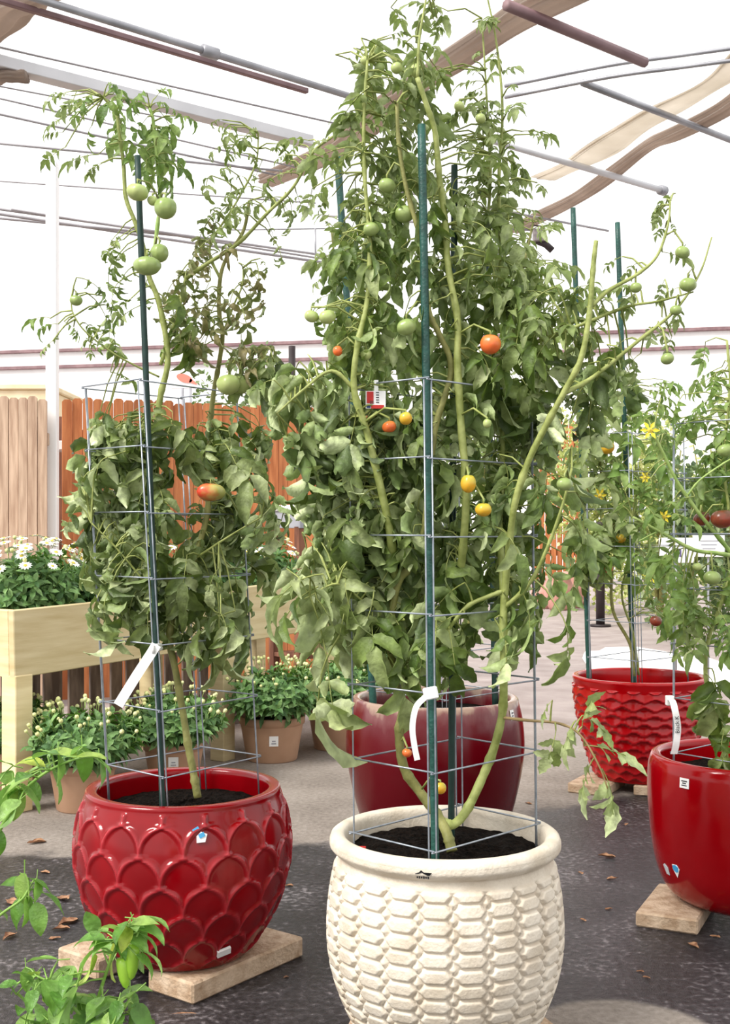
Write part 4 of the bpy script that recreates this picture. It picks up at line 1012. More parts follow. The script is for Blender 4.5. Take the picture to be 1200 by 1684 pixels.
# ------------------------------------------------------------------ tomato plant in the scalloped pot
def left_plant():
    b = W(325, 1305, 3.45); b.z = .49
    pl = Plant('tomato_plant', b, 'tomato plant with half-ripe red fruit, growing in the scalloped red pot', 'plant', 300); pl.ymin = 3.33; pl.yf = ([-1.0, -.86, -.79, -.59, -.33, -.2], [3.36, 3.44, 3.48, 3.3, 3.6, 3.5])
    pl.stem([(325, 1312, 3.42), (318, 1270, 3.43), (310, 1230, 3.44), (302, 1180, 3.45), (290, 1110, 3.45), (279, 1050, 3.46), (290, 990, 3.47), (318, 920, 3.48), (340, 850, 3.5), (342, 790, 3.5), (338, 740, 3.52), (346, 690, 3.54), (352, 640, 3.54), (360, 598, 3.53), (366, 549, 3.5), (360, 512, 3.5), (362, 458, 3.5), (373, 423, 3.5), (400, 380, 3.5), (410, 330, 3.5)], .0115, .005, STEM_OLD, seed=20)
    pl.stem([(290, 990, 3.47), (262, 920, 3.46), (258, 840, 3.45), (256, 760, 3.44), (258, 700, 3.43), (264, 650, 3.42), (276, 588, 3.42), (262, 500, 3.42), (245, 455, 3.42), (235, 405, 3.42), (222, 365, 3.42), (207, 325, 3.42), (203, 270, 3.42), (196, 218, 3.42), (190, 185, 3.42), (170, 160, 3.42)], .0115, .004, STEM, seed=21)
    pl.stem([(306, 458, 3.47), (340, 434, 3.45), (392, 400, 3.42), (440, 350, 3.4), (482, 308, 3.38), (515, 250, 3.37), (548, 224, 3.37)], .0065, .0035, STEM, seed=22)
    pl.stem([(264, 600, 3.42), (290, 520, 3.44), (306, 458, 3.47)], .006, .006, STEM, seed=23)
    pl.stem([(250, 440, 3.42), (262, 340, 3.42), (260, 285, 3.42), (252, 200, 3.42), (246, 178, 3.42)], .0055, .0045, STEM_L, seed=24)
    pl.stem([(362, 458, 3.5), (345, 420, 3.5), (352, 390, 3.5), (390, 330, 3.5), (420, 270, 3.5), (425, 220, 3.5)], .0045, .0022, STEM, seed=25)
    pl.stem([(366, 549, 3.5), (385, 500, 3.48), (398, 470, 3.46), (400, 440, 3.46)], .0035, .002, STEM, seed=26)
    pl.stem([(262, 620, 3.42), (220, 600, 3.4), (185, 580, 3.38), (140, 545, 3.36), (120, 515, 3.36), (117, 492, 3.36)], .003, .0018, STEM, seed=27)
    pl.stem([(359, 600, 3.53), (400, 594, 3.46), (450, 597, 3.44)], .003, .0018, STEM, seed=28)
    pl.stem([(285, 1020, 3.46), (240, 960, 3.4), (190, 900, 3.36), (150, 860, 3.34)], .004, .002, STEM, seed=29)
    pl.stem([(318, 920, 3.48), (380, 880, 3.42), (430, 850, 3.4)], .004, .002, STEM, seed=30)
    B = pl.blob
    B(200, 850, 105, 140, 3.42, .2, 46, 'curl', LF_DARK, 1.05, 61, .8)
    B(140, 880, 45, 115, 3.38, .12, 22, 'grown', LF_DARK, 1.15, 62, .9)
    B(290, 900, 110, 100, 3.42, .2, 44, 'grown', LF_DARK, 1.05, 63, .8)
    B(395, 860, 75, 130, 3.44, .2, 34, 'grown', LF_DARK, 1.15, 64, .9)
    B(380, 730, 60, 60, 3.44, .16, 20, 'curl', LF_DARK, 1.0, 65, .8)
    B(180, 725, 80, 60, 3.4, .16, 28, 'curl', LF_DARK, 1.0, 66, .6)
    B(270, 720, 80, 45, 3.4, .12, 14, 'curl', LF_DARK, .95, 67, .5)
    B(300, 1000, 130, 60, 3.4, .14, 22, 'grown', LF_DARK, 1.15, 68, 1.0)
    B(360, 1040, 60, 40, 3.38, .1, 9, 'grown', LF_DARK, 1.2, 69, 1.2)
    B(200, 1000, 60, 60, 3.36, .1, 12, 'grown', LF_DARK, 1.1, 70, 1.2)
    B(210, 185, 110, 55, 3.42, .14, 22, 'grown', LF_BRIGHT, .62, 71, .3)
    B(250, 245, 85, 55, 3.42, .12, 22, 'grown', LF_BRIGHT, .62, 72, .3)
    B(110, 200, 50, 60, 3.42, .08, 6, 'top', LF_TOP, .75, 73, .3)
    B(120, 270, 40, 35, 3.42, .08, 4, 'top', LF_TOP, .75, 74, .4)
    B(200, 450, 50, 80, 3.4, .1, 12, 'dry', LF_MID, .9, 75, .6)
    B(190, 560, 50, 70, 3.4, .1, 9, 'top', LF_MID, .7, 76, .6)
    B(320, 510, 55, 80, 3.46, .12, 26, 'dry', LF_DRY, 1.1, 77, .7)
    B(300, 540, 40, 50, 3.45, .1, 9, 'grown', LF_MID, .8, 78, .8)
    B(420, 330, 90, 110, 3.44, .12, 30, 'dry', LF_TOP, .9, 79, .4)
    B(350, 400, 50, 50, 3.46, .1, 12, 'dry', LF_DRY, .9, 80, .5)
    B(480, 240, 60, 60, 3.4, .1, 10, 'top', LF_TOP, .6, 81, .3)
    B(410, 500, 40, 60, 3.46, .1, 9, 'dry', LF_DRY, 1.0, 82, .8)
    B(400, 230, 60, 60, 3.46, .1, 8, 'dry', LF_TOP, .8, 83, .3)
    B(420, 580, 40, 30, 3.44, .06, 8, 'dry', LF_DRY, 1.2, 84, .1)
    B(430, 610, 45, 30, 3.42, .08, 10, 'curl', LF_DARK, .85, 85, .3)
    B(120, 560, 50, 60, 3.36, .05, 6, 'top', LF_MID, .5, 86, .4)
    rng = random.Random(5)
    for px, py, d, v, sc in [(365, 1070, 3.38, (.1, -.2, -1), 1.5), (330, 1030, 3.4, (-.9, -.2, -.4), 1.5), (200, 1040, 3.36, (.1, -.2, -1), 1.2), (395, 1030, 3.38, (.9, -.2, -.5), 1.2), (60, 520, 3.36, (-1, 0, .15), .55), (75, 535, 3.36, (-1, 0, -.1), .5)]:
        pl.leaf(W(px, py, d), Vector(v), 'grown', LF_DARK if py > 600 else LF_BRIGHT, sc, rng)
    for i, (px, py, d, r, m_, fl, nl, w) in enumerate([(226, 316, 3.22, 17, T_PALE, .82, 6, 1.1), (272, 342, 3.22, 19, T_GREEN, .95, 8, 1), (251, 330, 3.24, 9, T_PALE, .9, 4, 1), (242, 437, 3.2, 20, T_GREEN, .78, 9, 1.08), (262, 416, 3.26, 17, T_GREEN, .9, 9, .9), (125, 494, 3.36, 11, T_GREEN, .8, 6, 1),
            (346, 809, 3.3, 17, T_RED, .9, 5, 1.38), (376, 632, 3.4, 20, T_PALE, .86, 5, 1), (394, 632, 3.44, 19, T_PALE, .86, 5, 1)]):
        tomato(pl, px, py, d, r, m_, 40 + i, fl, nl, .07, tilt=.15, wide=w)
    pl.finish()
left_plant()

# ------------------------------------------------------------------ plants in the far pots
def oxblood_plant():
    b = Vector((DC[0], DC[1], .54)); pl = Plant('tomato_plant', b, 'tomato plant growing in the oxblood pot behind the cream pot', 'plant', 200)
    pl.stem([(745, 1150, 4.9), (765, 1080, 4.9), (775, 1000, 4.88), (790, 880, 4.865), (800, 700, 4.876), (830, 560, 4.865), (860, 440, 4.9), (880, 350, 4.9)], .012, .004, STEM_OLD, seed=40)
    pl.stem([(690, 1150, 4.95), (680, 1040, 4.95), (690, 900, 4.95), (660, 760, 4.95), (620, 620, 4.95), (560, 480, 4.95), (545, 380, 4.95)], .012, .004, STEM_OLD, seed=41)
    pl.stem([(790, 880, 4.865), (799, 830, 4.872), (818, 790, 4.85), (860, 735, 4.84), (900, 620, 4.85), (910, 480, 4.85)], .008, .003, STEM, seed=42)
    B = pl.blob
    B(700, 900, 150, 110, 4.95, .2, 46, 'grown', LF_MID, 1.2, 91, .6)
    B(760, 720, 150, 120, 4.95, .25, 46, 'grown', LF_MID, 1.2, 92, .6)
    B(880, 560, 80, 130, 4.9, .2, 36, 'grown', LF_MID, 1.05, 93, .5)
    B(850, 420, 80, 80, 4.9, .2, 24, 'top', LF_TOP, 1.2, 94, .4)
    B(600, 640, 80, 120, 4.95, .2, 26, 'grown', LF_MID, 1.1, 95, .5)
    B(550, 440, 40, 100, 4.95, .15, 12, 'top', LF_TOP, 1.0, 96, .4)
    B(690, 1030, 90, 50, 4.9, .2, 14, 'grown', LF_MID, 1.1, 97, .8)
    pl.finish()
oxblood_plant()
def wave_plant():
    b = Vector((VC[0] - .02, VC[1] - .05, .47)); pl = Plant('tomato_plant', b, 'thin yellowing tomato plant growing in the wave-textured red pot', 'plant', 200)
    pl.stem([(1042, 1112, 5.95), (1036, 1060, 5.95), (1008, 1005, 5.93), (1006, 940, 5.93), (1012, 880, 5.93), (990, 800, 5.93), (985, 720, 5.93), (975, 650, 5.93), (990, 590, 5.93)], .0095, .003, STEM_OLD, seed=50)
    pl.stem([(1050, 1110, 5.97), (1040, 1040, 5.97), (1022, 975, 5.97), (1040, 900, 5.97), (1046, 800, 5.97), (1040, 720, 5.97), (1030, 640, 5.97)], .007, .003, STEM, seed=51)
    B = pl.blob
    B(990, 850, 60, 90, 5.9, .2, 34, 'top', LF_TOP, 1.6, 101, .6)
    B(1040, 780, 60, 110, 5.95, .2, 34, 'top', LF_BRIGHT, 1.5, 102, .5)
    B(985, 720, 50, 80, 5.95, .2, 24, 'top', LF_TOP, 1.5, 103, .5)
    B(1030, 910, 60, 50, 5.9, .2, 20, 'top', LF_BRIGHT, 1.4, 104, .7)
    B(1060, 660, 60, 60, 5.95, .2, 16, 'top', LF_BRIGHT, 1.3, 105, .3)
    B(960, 920, 30, 60, 5.85, .1, 10, 'grown', LF_MID, 1.4, 106, .9)
    B(1070, 1000, 40, 40, 5.9, .1, 6, 'top', LF_BRIGHT, 1.3, 107, .9)
    for i, (px, py, r, m_) in enumerate([(998, 736, 12, T_YEL), (1078, 1021, 10, T_DARK), (1000, 935, 8, T_OR), (958, 806, 9, T_OR), (1020, 885, 9, T_YEL)]): tomato(pl, px, py, 5.74 if py > 1000 else 5.8, r, m_, 60 + i, .9, 5, .03)
    tflower(pl, 1070, 948, 5.7, 2.6, 1); tflower(pl, 985, 815, 5.7, 2.2, 2)
    pl.finish()
wave_plant()
def plain_plant():
    b = Vector((PC[0], PC[1], .47)); pl = Plant('tomato_plant', b, 'tomato plant with dark fruit and yellow flowers in the plain red pot', 'plant', 200)
    pl.stem([(1195, 1262, 3.95), (1188, 1200, 3.95), (1172, 1160, 3.95), (1160, 1110, 3.95), (1165, 1050, 3.95), (1190, 980, 3.95), (1205, 920, 3.93), (1200, 850, 3.93), (1190, 760, 3.93), (1200, 640, 3.93), (1195, 560, 3.93)], .009, .004, STEM, seed=60)
    pl.stem([(1215, 925, 3.92), (1170, 870, 3.88), (1142, 835, 3.86), (1112, 790, 3.84), (1090, 745, 3.83), (1074, 712, 3.82)], .0075, .004, STEM_L, seed=61)
    pl.stem([(1210, 915, 3.92), (1180, 910, 3.86), (1140, 904, 3.84), (1095, 880, 3.83), (1040, 850, 3.82)], .0075, .0045, STEM_L, seed=62)
    pl.stem([(1130, 815, 3.85), (1150, 790, 3.84), (1185, 765, 3.84), (1210, 750, 3.84)], .0035, .003, STEM_L, seed=63)
    pl.stem([(1105, 870, 3.83), (1080, 875, 3.83), (1050, 890, 3.82)], .003, .002, STEM_L, seed=64)
    B = pl.blob
    B(1170, 1000, 50, 90, 3.9, .15, 18, 'top', LF_BRIGHT, 1.1, 111, .6)
    B(1100, 960, 40, 60, 3.85, .1, 10, 'top', LF_BRIGHT, 1.15, 112, .8)
    B(1185, 780, 50, 70, 4.0, .15, 22, 'grown', LF_BRIGHT, .95, 113, .6)
    B(1180, 660, 40, 100, 4.0, .15, 20, 'top', LF_BRIGHT, 1.1, 114, .5)
    B(1080, 840, 60, 60, 3.84, .1, 12, 'top', LF_BRIGHT, 1.0, 115, .5)
    B(1110, 700, 50, 60, 3.95, .15, 10, 'top', LF_BRIGHT, .9, 116, .4)
    B(1190, 1190, 25, 70, 3.85, .08, 6, 'curl', LF_MID, 1.2, 117, 1.2)
    B(1130, 1040, 50, 40, 3.85, .1, 7, 'top', LF_MID, 1.1, 118, .8)
    for i, (px, py, r, m_, d) in enumerate([(1154, 853, 14, T_DARK, 3.9), (1188, 853, 19, T_DARK, 3.86), (1171, 950, 14, T_GREEN, 3.82), (1192, 740, 13, T_GREEN, 3.86), (1146, 932, 8, T_PALE, 3.84)]): tomato(pl, px, py, d, r, m_, 70 + i, .84, 5, .05)
    tflower(pl, 1068, 708, 3.8, 1.7, 3); tflower(pl, 1092, 850, 3.82, 1.2, 4); tflower(pl, 1060, 785, 3.82, 1.0, 5)
    pl.finish()
plain_plant()

# ------------------------------------------------------------------ chrysanthemums
def lance(mb, M4, L, w, droop, rng, mi=0):
    V = []; ns = 5; x = z = 0.0
    for i in range(ns + 1):
        t = i / ns; a = -droop * t; ww = w * math.sin(PI * min(1, .08 + .92 * t ** .9)) ** .8 * (1.12 if i % 2 else .9)
        if i == ns: ww = w * .05
        V += [M4 @ Vector((x, ww, z + ww * .35)), M4 @ Vector((x, 0, z)), M4 @ Vector((x, -ww, z + ww * .35))]
        x += L / ns * math.cos(a); z += L / ns * math.sin(a)
    Fc = []
    for i in range(ns): Fc += [(i * 3, (i + 1) * 3, (i + 1) * 3 + 1, i * 3 + 1), (i * 3 + 1, (i + 1) * 3 + 1, (i + 1) * 3 + 2, i * 3 + 2)]
    mb.add(V, Fc, mi)
def sprig_mesh(seed, nl=12, L=.066, H=.12, w=.0125):
    rng = random.Random(seed); mb = MB(); tube(mb, [Vector((0, 0, -H)), Vector((0, 0, 0))], [.0025, .0016], 4, 1, cap=False)
    for k in range(nl):
        q = k / nl; a = k * 2.4 + rng.uniform(-.3, .3)
        M4 = Matrix.Translation((0, 0, -H * .75 * (1 - q))) @ Matrix.Rotation(a, 4, 'Z') @ Matrix.Rotation(-(.25 + .6 * q) + rng.uniform(-.2, .2), 4, 'Y')
        lance(mb, M4, L * (1.15 - .4 * q) * rng.uniform(.85, 1.15), w * rng.uniform(.85, 1.2), .6, rng)
    return mb.mesh('leaf_sprig', [LF_MUM, STEM_L])
SPRIGS = [sprig_mesh(i) for i in range(6)]
def bud_mesh():
    mb = MB(); lathe(mb, [(.001, -.012), (.004, -.011), (.008, -.006), (.0085, 0), (.006, .005), (.002, .007)], (0, 0, 0), 8); tube(mb, [Vector((0, 0, -.05)), Vector((0, 0, -.008))], .0014, 4, 1); return mb.mesh('flower_bud', [BUD, STEM_L])
BUDM = bud_mesh()
DAISY = flower_mesh(12, .03, .007).mesh('flower', [PETAL, DISC], smooth=False)
def mum(base, r, h, n, nb, nf, label, seed, low=-.25, avoid=()):
    rng = random.Random(seed); base = Vector(base)
    t = thing('chrysanthemum', base, label, 'plant')
    mb = MB()
    for k in range(7):
        a = 2 * PI * k / 7; tube(mb, [Vector((0, 0, 0)) + base, base + Vector((math.cos(a) * r * .3, math.sin(a) * r * .3, h * .5)), base + Vector((math.cos(a) * r * .6, math.sin(a) * r * .6, h * .7))], [.004, .003, .002], 4)
    part('stems', mb, STEM_L, t)
    for i in range(n):
        f = (i + .5) / n; ph = i * 2.39996; el = low + (1 - low) * (1 - f ** .8); rad = math.sqrt(max(0, 1 - min(1, abs(el)) ** 2)); k = rng.uniform(.72, 1.0)
        d = Vector((math.cos(ph) * rad, math.sin(ph) * rad, el)); p = Vector((d.x * r, d.y * r, h * .42 + d.z * h * .58)) * k
        for lx, ly in avoid:                                         # foliage bends round the planter legs
            for _ in range(9):
                if math.hypot(base.x + p.x - lx, base.y + p.y - ly) > .15: break
                p.x *= .85; p.y *= .85
        dv = Vector((d.x, d.y, max(.1, d.z) * .9 + .45)).normalized()
        y = Z.cross(dv); y = y.normalized() if y.length > 1e-3 else X
        M4 = Matrix.Translation(p) @ Matrix((y.cross(dv), y, dv)).transposed().to_4x4() @ Matrix.Rotation(rng.uniform(0, 6.28), 4, 'Z') @ Matrix.Scale(rng.uniform(.85, 1.2), 4)
        link('leaf_sprig', SPRIGS[rng.randrange(6)], t, mat4=M4)
    for i in range(nb + nf):
        ph = rng.uniform(0, 6.28); el = rng.uniform(.15, 1) ** .7; rad = math.sqrt(1 - el * el)
        d = Vector((math.cos(ph) * rad, math.sin(ph) * rad, el)); p = Vector((d.x * r * 1.05, d.y * r * 1.05, h * .45 + d.z * h * .62)) + Z * rng.uniform(0, .025)
        for lx, ly in avoid:
            for _ in range(9):
                if math.hypot(base.x + p.x - lx, base.y + p.y - ly) > .1: break
                p.x *= .85; p.y *= .85
        dv = (d + Z * .8).normalized(); y = Z.cross(dv); y = y.normalized() if y.length > 1e-3 else X
        M4 = Matrix.Translation(p) @ Matrix((y.cross(dv), y, dv)).transposed().to_4x4() @ Matrix.Scale(rng.uniform(.8, 1.3), 4)
        link('flower' if i >= nb else 'flower_bud', DAISY if i >= nb else BUDM, t, mat4=M4)
def tan_pot(c, r, h, label, sticker=None):
    t = thing('nursery_pot', Vector((c[0], c[1], 0)), label, 'pot'); mb = MB()
    lathe(mb, [(r * .74, 0), (r * .77, .006), (r * .95, h * .80), (r * .96, h * .82), (r * 1.0, h * .83), (r * 1.02, h * .98), (r * 1.0, h), (r * .95, h), (r * .92, h * .9), (r * .9, h * .8)], (c[0], c[1], 0), 40); part('body', mb, PLASTIC_TAN, t)
    mb = MB(); lathe(mb, [(r * .91, h * .86), (r * .5, h * .88), (.005, h * .885)], (c[0], c[1], 0), 24, cap_bottom=False); part('soil', mb, SOIL, t)
    if sticker:
        p, n = on_wall(c, sticker[0], sticker[1], lambda z: float(np.interp(z, [0, h * .8, h], [r * .76, r * .95, r * 1.02]))); s_ = plate('price_sticker', t, p, n, .05, .058, PAPER)
        for k in range(3): plate('print_line', s_, p + n * .0012 + Z * (.014 - .013 * k), n, .026 - .006 * (k % 2), .006, GREYPAINT)
    return t
POTS = [(136, 5.52, .155, .22, 'tan plastic pot beside the scalloped red pot, under the planter front leg', None, .29, .29),
        (286, 6.05, .155, .22, 'tan plastic pot half hidden behind the rim of the scalloped red pot', (285, 1254), .27, .29),
        (447, 6.70, .185, .25, 'wide tan plastic pot with a white sticker, under the planter', (450, 1219), .33, .33),
        (556, 7.05, .185, .25, 'tan plastic pot standing behind the oxblood pot', None, .31, .33),
        (17, 5.85, .155, .22, 'tan plastic pot half hidden by pepper leaves, beside the planter leg', None, .24, .28),
        (655, 8.1, .185, .25, 'tan plastic pot hidden behind the oxblood pot and the counter', None, .3, .34)]
ML = ['budding chrysanthemum in the tan pot under the planter front leg', 'budding chrysanthemum behind the rim of the scalloped red pot', 'budding chrysanthemum in the wide tan pot with a sticker', 'budding chrysanthemum in the tan pot behind the oxblood pot', 'budding chrysanthemum half hidden by pepper leaves at the planter leg', 'budding chrysanthemum above the rim of the oxblood pot']
for i, (px, d, r, h, lab, st, mr, mh) in enumerate(POTS):
    c = W(px, 870, d); tan_pot((c.x, c.y), r, h, lab, st)
    mum((c.x, c.y, h * .86), mr, mh, 115, 70, 0, ML[i], 200 + i, -.06, LEGS)
for i, (al, ac, r, h, nb, nf, lab) in enumerate([(.37, .33, .28, .38, 20, 75, 'white flowering chrysanthemum at the near end of the raised planter'), (.86, .34, .28, .35, 24, 22, 'white flowering chrysanthemum behind the caged plant, second from the planter near end'),
        (1.36, .34, .27, .34, 20, 26, 'white flowering chrysanthemum in the middle of the raised planter'), (1.8, .33, .28, .36, 24, 30, 'white flowering chrysanthemum beside the big pale tomato leaves in the planter'), (2.17, .34, .25, .36, 20, 24, 'white flowering chrysanthemum at the far end of the raised planter')]):
    p = TA + T_ax * al + T_in * ac - T_up * .09
    mum(p, r, h, 85, nb, nf, lab, 230 + i)

# ------------------------------------------------------------------ pepper plants in front
def pleaf(seed):
    rng = random.Random(seed); mb = MB(); tube(mb, [Vector((-.02, 0, .004)), Vector((0, 0, 0))], .0012, 4, 1, cap=False)
    leaflet(mb, Matrix.Identity(4), .058, .0165, rng.uniform(.3, .9), rng.uniform(.4, .8), 0, rng, ns=7, wav=.07, twist=rng.uniform(-.3, .3)); return mb
PLEAF = [(m_, m_.mesh('leaf', [LF_PEP, STEM_P])) for m_ in [pleaf(i) for i in range(8)]]
def pepper_fruit(t, O, p, L, r, tilt):
    mb = MB(); n = 12; prof = [(.15, .0), (.8, -.02), (1, -.15), (1, -.4), (.85, -.7), (.5, -.92), (.12, -1)]
    lathe(mb, [(a * r, z * L) for a, z in prof], (0, 0, 0), n); me = mb.mesh('pepper', PEPPER)
    o = link('pepper', me, t, mat4=Matrix.Translation(p - O) @ Matrix.Rotation(tilt, 4, 'Y'))
    mb = MB(); tube(mb, [Vector((0, 0, -.003)), Vector((.002, 0, .012)), Vector((.006, 0, .022))], [.004, .0022, .002], 6); link('fruit_stalk', mb.mesh('fruit_stalk', STEM_P), o)
def pepper_plant(label, potc, stems, leaves, blobs, fruits, potlabel, d0, seed):
    O = Vector((potc[0], potc[1], .2)); t = thing('pepper_plant', O, label, 'plant'); pts = []; tw = MB(); rng = random.Random(seed)
    for s in stems:
        P = stem_path(s[0]); 
        if s[3]: P = [Vector((potc[0], potc[1], .2))] + P
        mb = MB(); tube(mb, P, [s[1] + (s[2] - s[1]) * i / (len(P) - 1) for i in range(len(P))], 6); part('stem', mb, STEM_P, t); pts += P
    def near(p): return min(pts, key=lambda q: (q - p).length)
    def put(p, dv, sc):
        dv = dv.normalized(); b = p - dv * .028 * sc; link('leaf', PLEAF[rng.randrange(8)][1], t, mat4=orient(b - O, dv, rng, sc, .4)); q = near(b)
        if (q - b).length > .012: tube(tw, [q, (q + b) / 2 + Z * .004, b], [.002, .0017, .0013], 4, cap=False)
    for px, py, dx, dz, sc in leaves: put(W(px, py, d0 + rng.uniform(-.04, .04)), Vector((dx, rng.uniform(-.5, .1), dz)), sc)
    for cx, cy, rx, ry, n, sc in blobs:
        for i in range(n):
            a, b, e = rng.uniform(-1, 1), rng.uniform(-1, 1), rng.uniform(-1, 1)
            p = W(cx + a * rx, cy + b * ry, d0 + e * .09); q = near(p); o = p - q; o = o.normalized() if o.length > 1e-3 else X
            put(p, o + Vector((rng.uniform(-.6, .6), rng.uniform(-.8, .3), rng.uniform(-.7, .1))), sc * rng.uniform(.75, 1.2))
    for px, py, L, r, ti in fruits:
        p = W(px, py, d0 - .02); pepper_fruit(t, O, p, L, r, ti); q = near(p); tube(tw, [q, p + Z * .02 + Vector((.004, 0, 0))], [.002, .002], 4)
    if tw.v: o = part('leaf_stalks', tw, STEM_P, t); o['kind'] = 'stuff'
    tp = thing('nursery_pot', Vector((potc[0], potc[1], 0)), potlabel, 'pot'); mb = MB()
    lathe(mb, [(.1, 0), (.105, .005), (.13, .2), (.137, .202), (.138, .225), (.13, .226), (.125, .2)], (potc[0], potc[1], 0), 32); part('body', mb, BLACK_PL, tp)
    mb = MB(); lathe(mb, [(.127, .2), (.06, .203), (.004, .204)], (potc[0], potc[1], 0), 20, cap_bottom=False); part('soil', mb, SOIL, tp)
c1 = W(140, 870, 2.15); c2 = W(-90, 870, 2.3)
pepper_plant('green pepper plant with hanging green peppers in front of the scalloped red pot', (c1.x, c1.y),
    [([(140, 1860, 2.15), (142, 1760, 2.15), (150, 1690, 2.14), (168, 1620, 2.12), (190, 1560, 2.1), (208, 1530, 2.1)], .005, .0025, True), ([(150, 1690, 2.14), (115, 1650, 2.13), (90, 1620, 2.12), (60, 1605, 2.12)], .0035, .002, False), ([(150, 1700, 2.14), (195, 1670, 2.1), (215, 1640, 2.1)], .003, .002, False), ([(140, 1740, 2.15), (80, 1700, 2.1), (40, 1690, 2.1)], .0035, .002, False)],
    [(255, 1508, 1, .12, 1.15), (250, 1528, 1, .02, 1.1), (235, 1515, .9, .25, 1.0), (250, 1545, 1, -.5, 1.0), (258, 1575, 1, -.35, 1.0), (245, 1585, .9, -.6, .95), (150, 1515, -.2, .9, 1.0), (145, 1540, -1, .15, 1.1), (185, 1525, -.6, .5, .9), (180, 1580, -.4, -.9, 1.3), (135, 1580, -.8, -.6, 1.3), (150, 1600, -.1, -1, 1.25), (205, 1525, .4, .6, .9), (170, 1550, -.9, .1, 1.0), (225, 1545, .8, -.2, 1.0),
     (70, 1575, -1, .15, 1.0), (110, 1595, .2, .2, .9), (40, 1600, -.4, .7, .8), (45, 1612, .2, -.8, .8), (10, 1618, -1, 0, .7), (105, 1660, -.5, -.9, 1.7), (70, 1680, -.9, -.6, 1.4), (85, 1635, .6, -.7, 1.2), (220, 1625, .6, .4, 1.1), (200, 1645, -.5, -.3, 1.1), (220, 1660, .3, -1, 1.2), (235, 1675, .7, -.8, 1.1), (190, 1670, -.6, -.7, 1.1)],
    [(110, 1660, 70, 34, 22, 1.15), (195, 1550, 40, 30, 10, .9), (190, 1670, 60, 20, 14, 1.0), (75, 1620, 50, 25, 10, .85)],
    [(221, 1552, .064, .0125, .1), (200, 1575, .055, .0115, -.15)], 'black nursery pot with a green pepper plant in front of the scalloped red pot', 2.12, 5)
pepper_plant('leafy pepper plant reaching up in front of the tan pots', (c2.x, c2.y),
    [([(-88, 1800, 2.3), (-70, 1650, 2.28), (-50, 1550, 2.26), (-25, 1420, 2.25), (20, 1330, 2.24), (50, 1290, 2.24), (90, 1262, 2.23), (135, 1246, 2.22), (175, 1246, 2.22)], .006, .0018, True), ([(-50, 1550, 2.26), (0, 1505, 2.22), (35, 1480, 2.2), (48, 1460, 2.2)], .0035, .0018, False), ([(-10, 1390, 2.25), (-5, 1340, 2.24), (-5, 1290, 2.24)], .003, .002, False)],
    [(20, 1449, -1, .1, 1.0), (36, 1468, -.1, -1, 1.25), (27, 1500, -.6, -.9, 1.2), (46, 1500, .1, -1, 1.0), (64, 1512, .3, -1, 1.1), (68, 1452, .9, -.3, .95), (62, 1464, .2, -.8, .8), (92, 1482, .9, -.6, 1.0),
     (50, 1250, -.6, .3, 1.1), (75, 1238, .6, .3, 1.1), (105, 1236, 1, .1, 1.1), (100, 1265, .3, -1, 1.1), (125, 1230, .3, .9, .8), (140, 1258, .2, -1, 1.2), (150, 1240, 1, .2, 1.0), (168, 1252, .9, -.3, 1.0), (170, 1272, .3, -1, 1.0), (98, 1290, .5, -.8, 1.2), (60, 1262, -.9, -.2, 1.1), (40, 1275, -.8, 0, 1.1), (20, 1290, -.8, -.3, 1.1), (55, 1310, .7, -.6, 1.1), (30, 1320, .4, -1, 1.2), (22, 1345, -.1, -1, 1.2), (5, 1310, -.7, -.6, 1.2), (0, 1250, -.6, .4, 1.0), (12, 1275, .2, .6, .9)],
    [(20, 1300, 40, 30, 9, 1.0), (-40, 1400, 40, 100, 14, 1.1)], [], 'black nursery pot of the pepper plant reaching up in front of the tan pots', 2.23, 6)

# ------------------------------------------------------------------ plant tags
def ribbon(pts, w, name, label, mat, side=None, cat='tag', th=.0012):
    P = catmull(pts, 6); mb = MB(); V = []; n = len(P)
    for i, p in enumerate(P):
        t = (P[min(i + 1, n - 1)] - P[max(i - 1, 0)]).normalized(); s_ = side or Y.cross(t).normalized(); nn = t.cross(s_).normalized()
        V += [p + s_ * w / 2 + nn * th / 2, p - s_ * w / 2 + nn * th / 2, p - s_ * w / 2 - nn * th / 2, p + s_ * w / 2 - nn * th / 2]
    Fc = []
    for i in range(n - 1):
        for k in range(4): Fc.append((i * 4 + k, i * 4 + (k + 1) % 4, (i + 1) * 4 + (k + 1) % 4, (i + 1) * 4 + k))
    Fc += [(3, 2, 1, 0), tuple((n - 1) * 4 + k for k in range(4))]
    mb.add(V, Fc); o = P[n // 2].copy()
    t = thing(name, o, label, cat); part('strip', mb, mat, t, False); return t
t = ribbon([W(257, 1060, 3.235), W(248, 1075, 3.225), W(225, 1110, 3.21), W(194, 1160, 3.2)], .027, 'plant_tag', 'long white plant tag hanging from the stake in the scalloped red pot', PAPER)
mb = MB(); tube(mb, [W(264, 1061, 3.285), W(250, 1063, 3.225), W(252, 1072, 3.225), W(265, 1066, 3.285)], .006, 6); part('loop', mb, PAPER, t)
t = ribbon([W(699, 1146, 2.745), W(684, 1163, 2.735), W(678, 1195, 2.725), W(681, 1225, 2.725), W(686, 1250, 2.73)], .0135, 'plant_tag', 'curved white plant tag clipped to the cage in the cream pot', PAPER)
mb = MB(); cbox(mb, W(708, 1140, 2.752), Vector((.97, 0, .2)).normalized(), Y, Vector((-.2, 0, .97)).normalized(), .017, .008, .014, .003); part('clip', mb, PAPER, t, False)
t = ribbon([W(1102, 1150, 3.968), W(1106, 1154, 3.945), W(1110, 1170, 3.92), W(1114, 1195, 3.92), W(1112, 1220, 3.92), W(1108, 1240, 3.93)], .022, 'plant_tag', 'white plant tag lettered Black K on the cage of the plain red pot', PAPER, X)
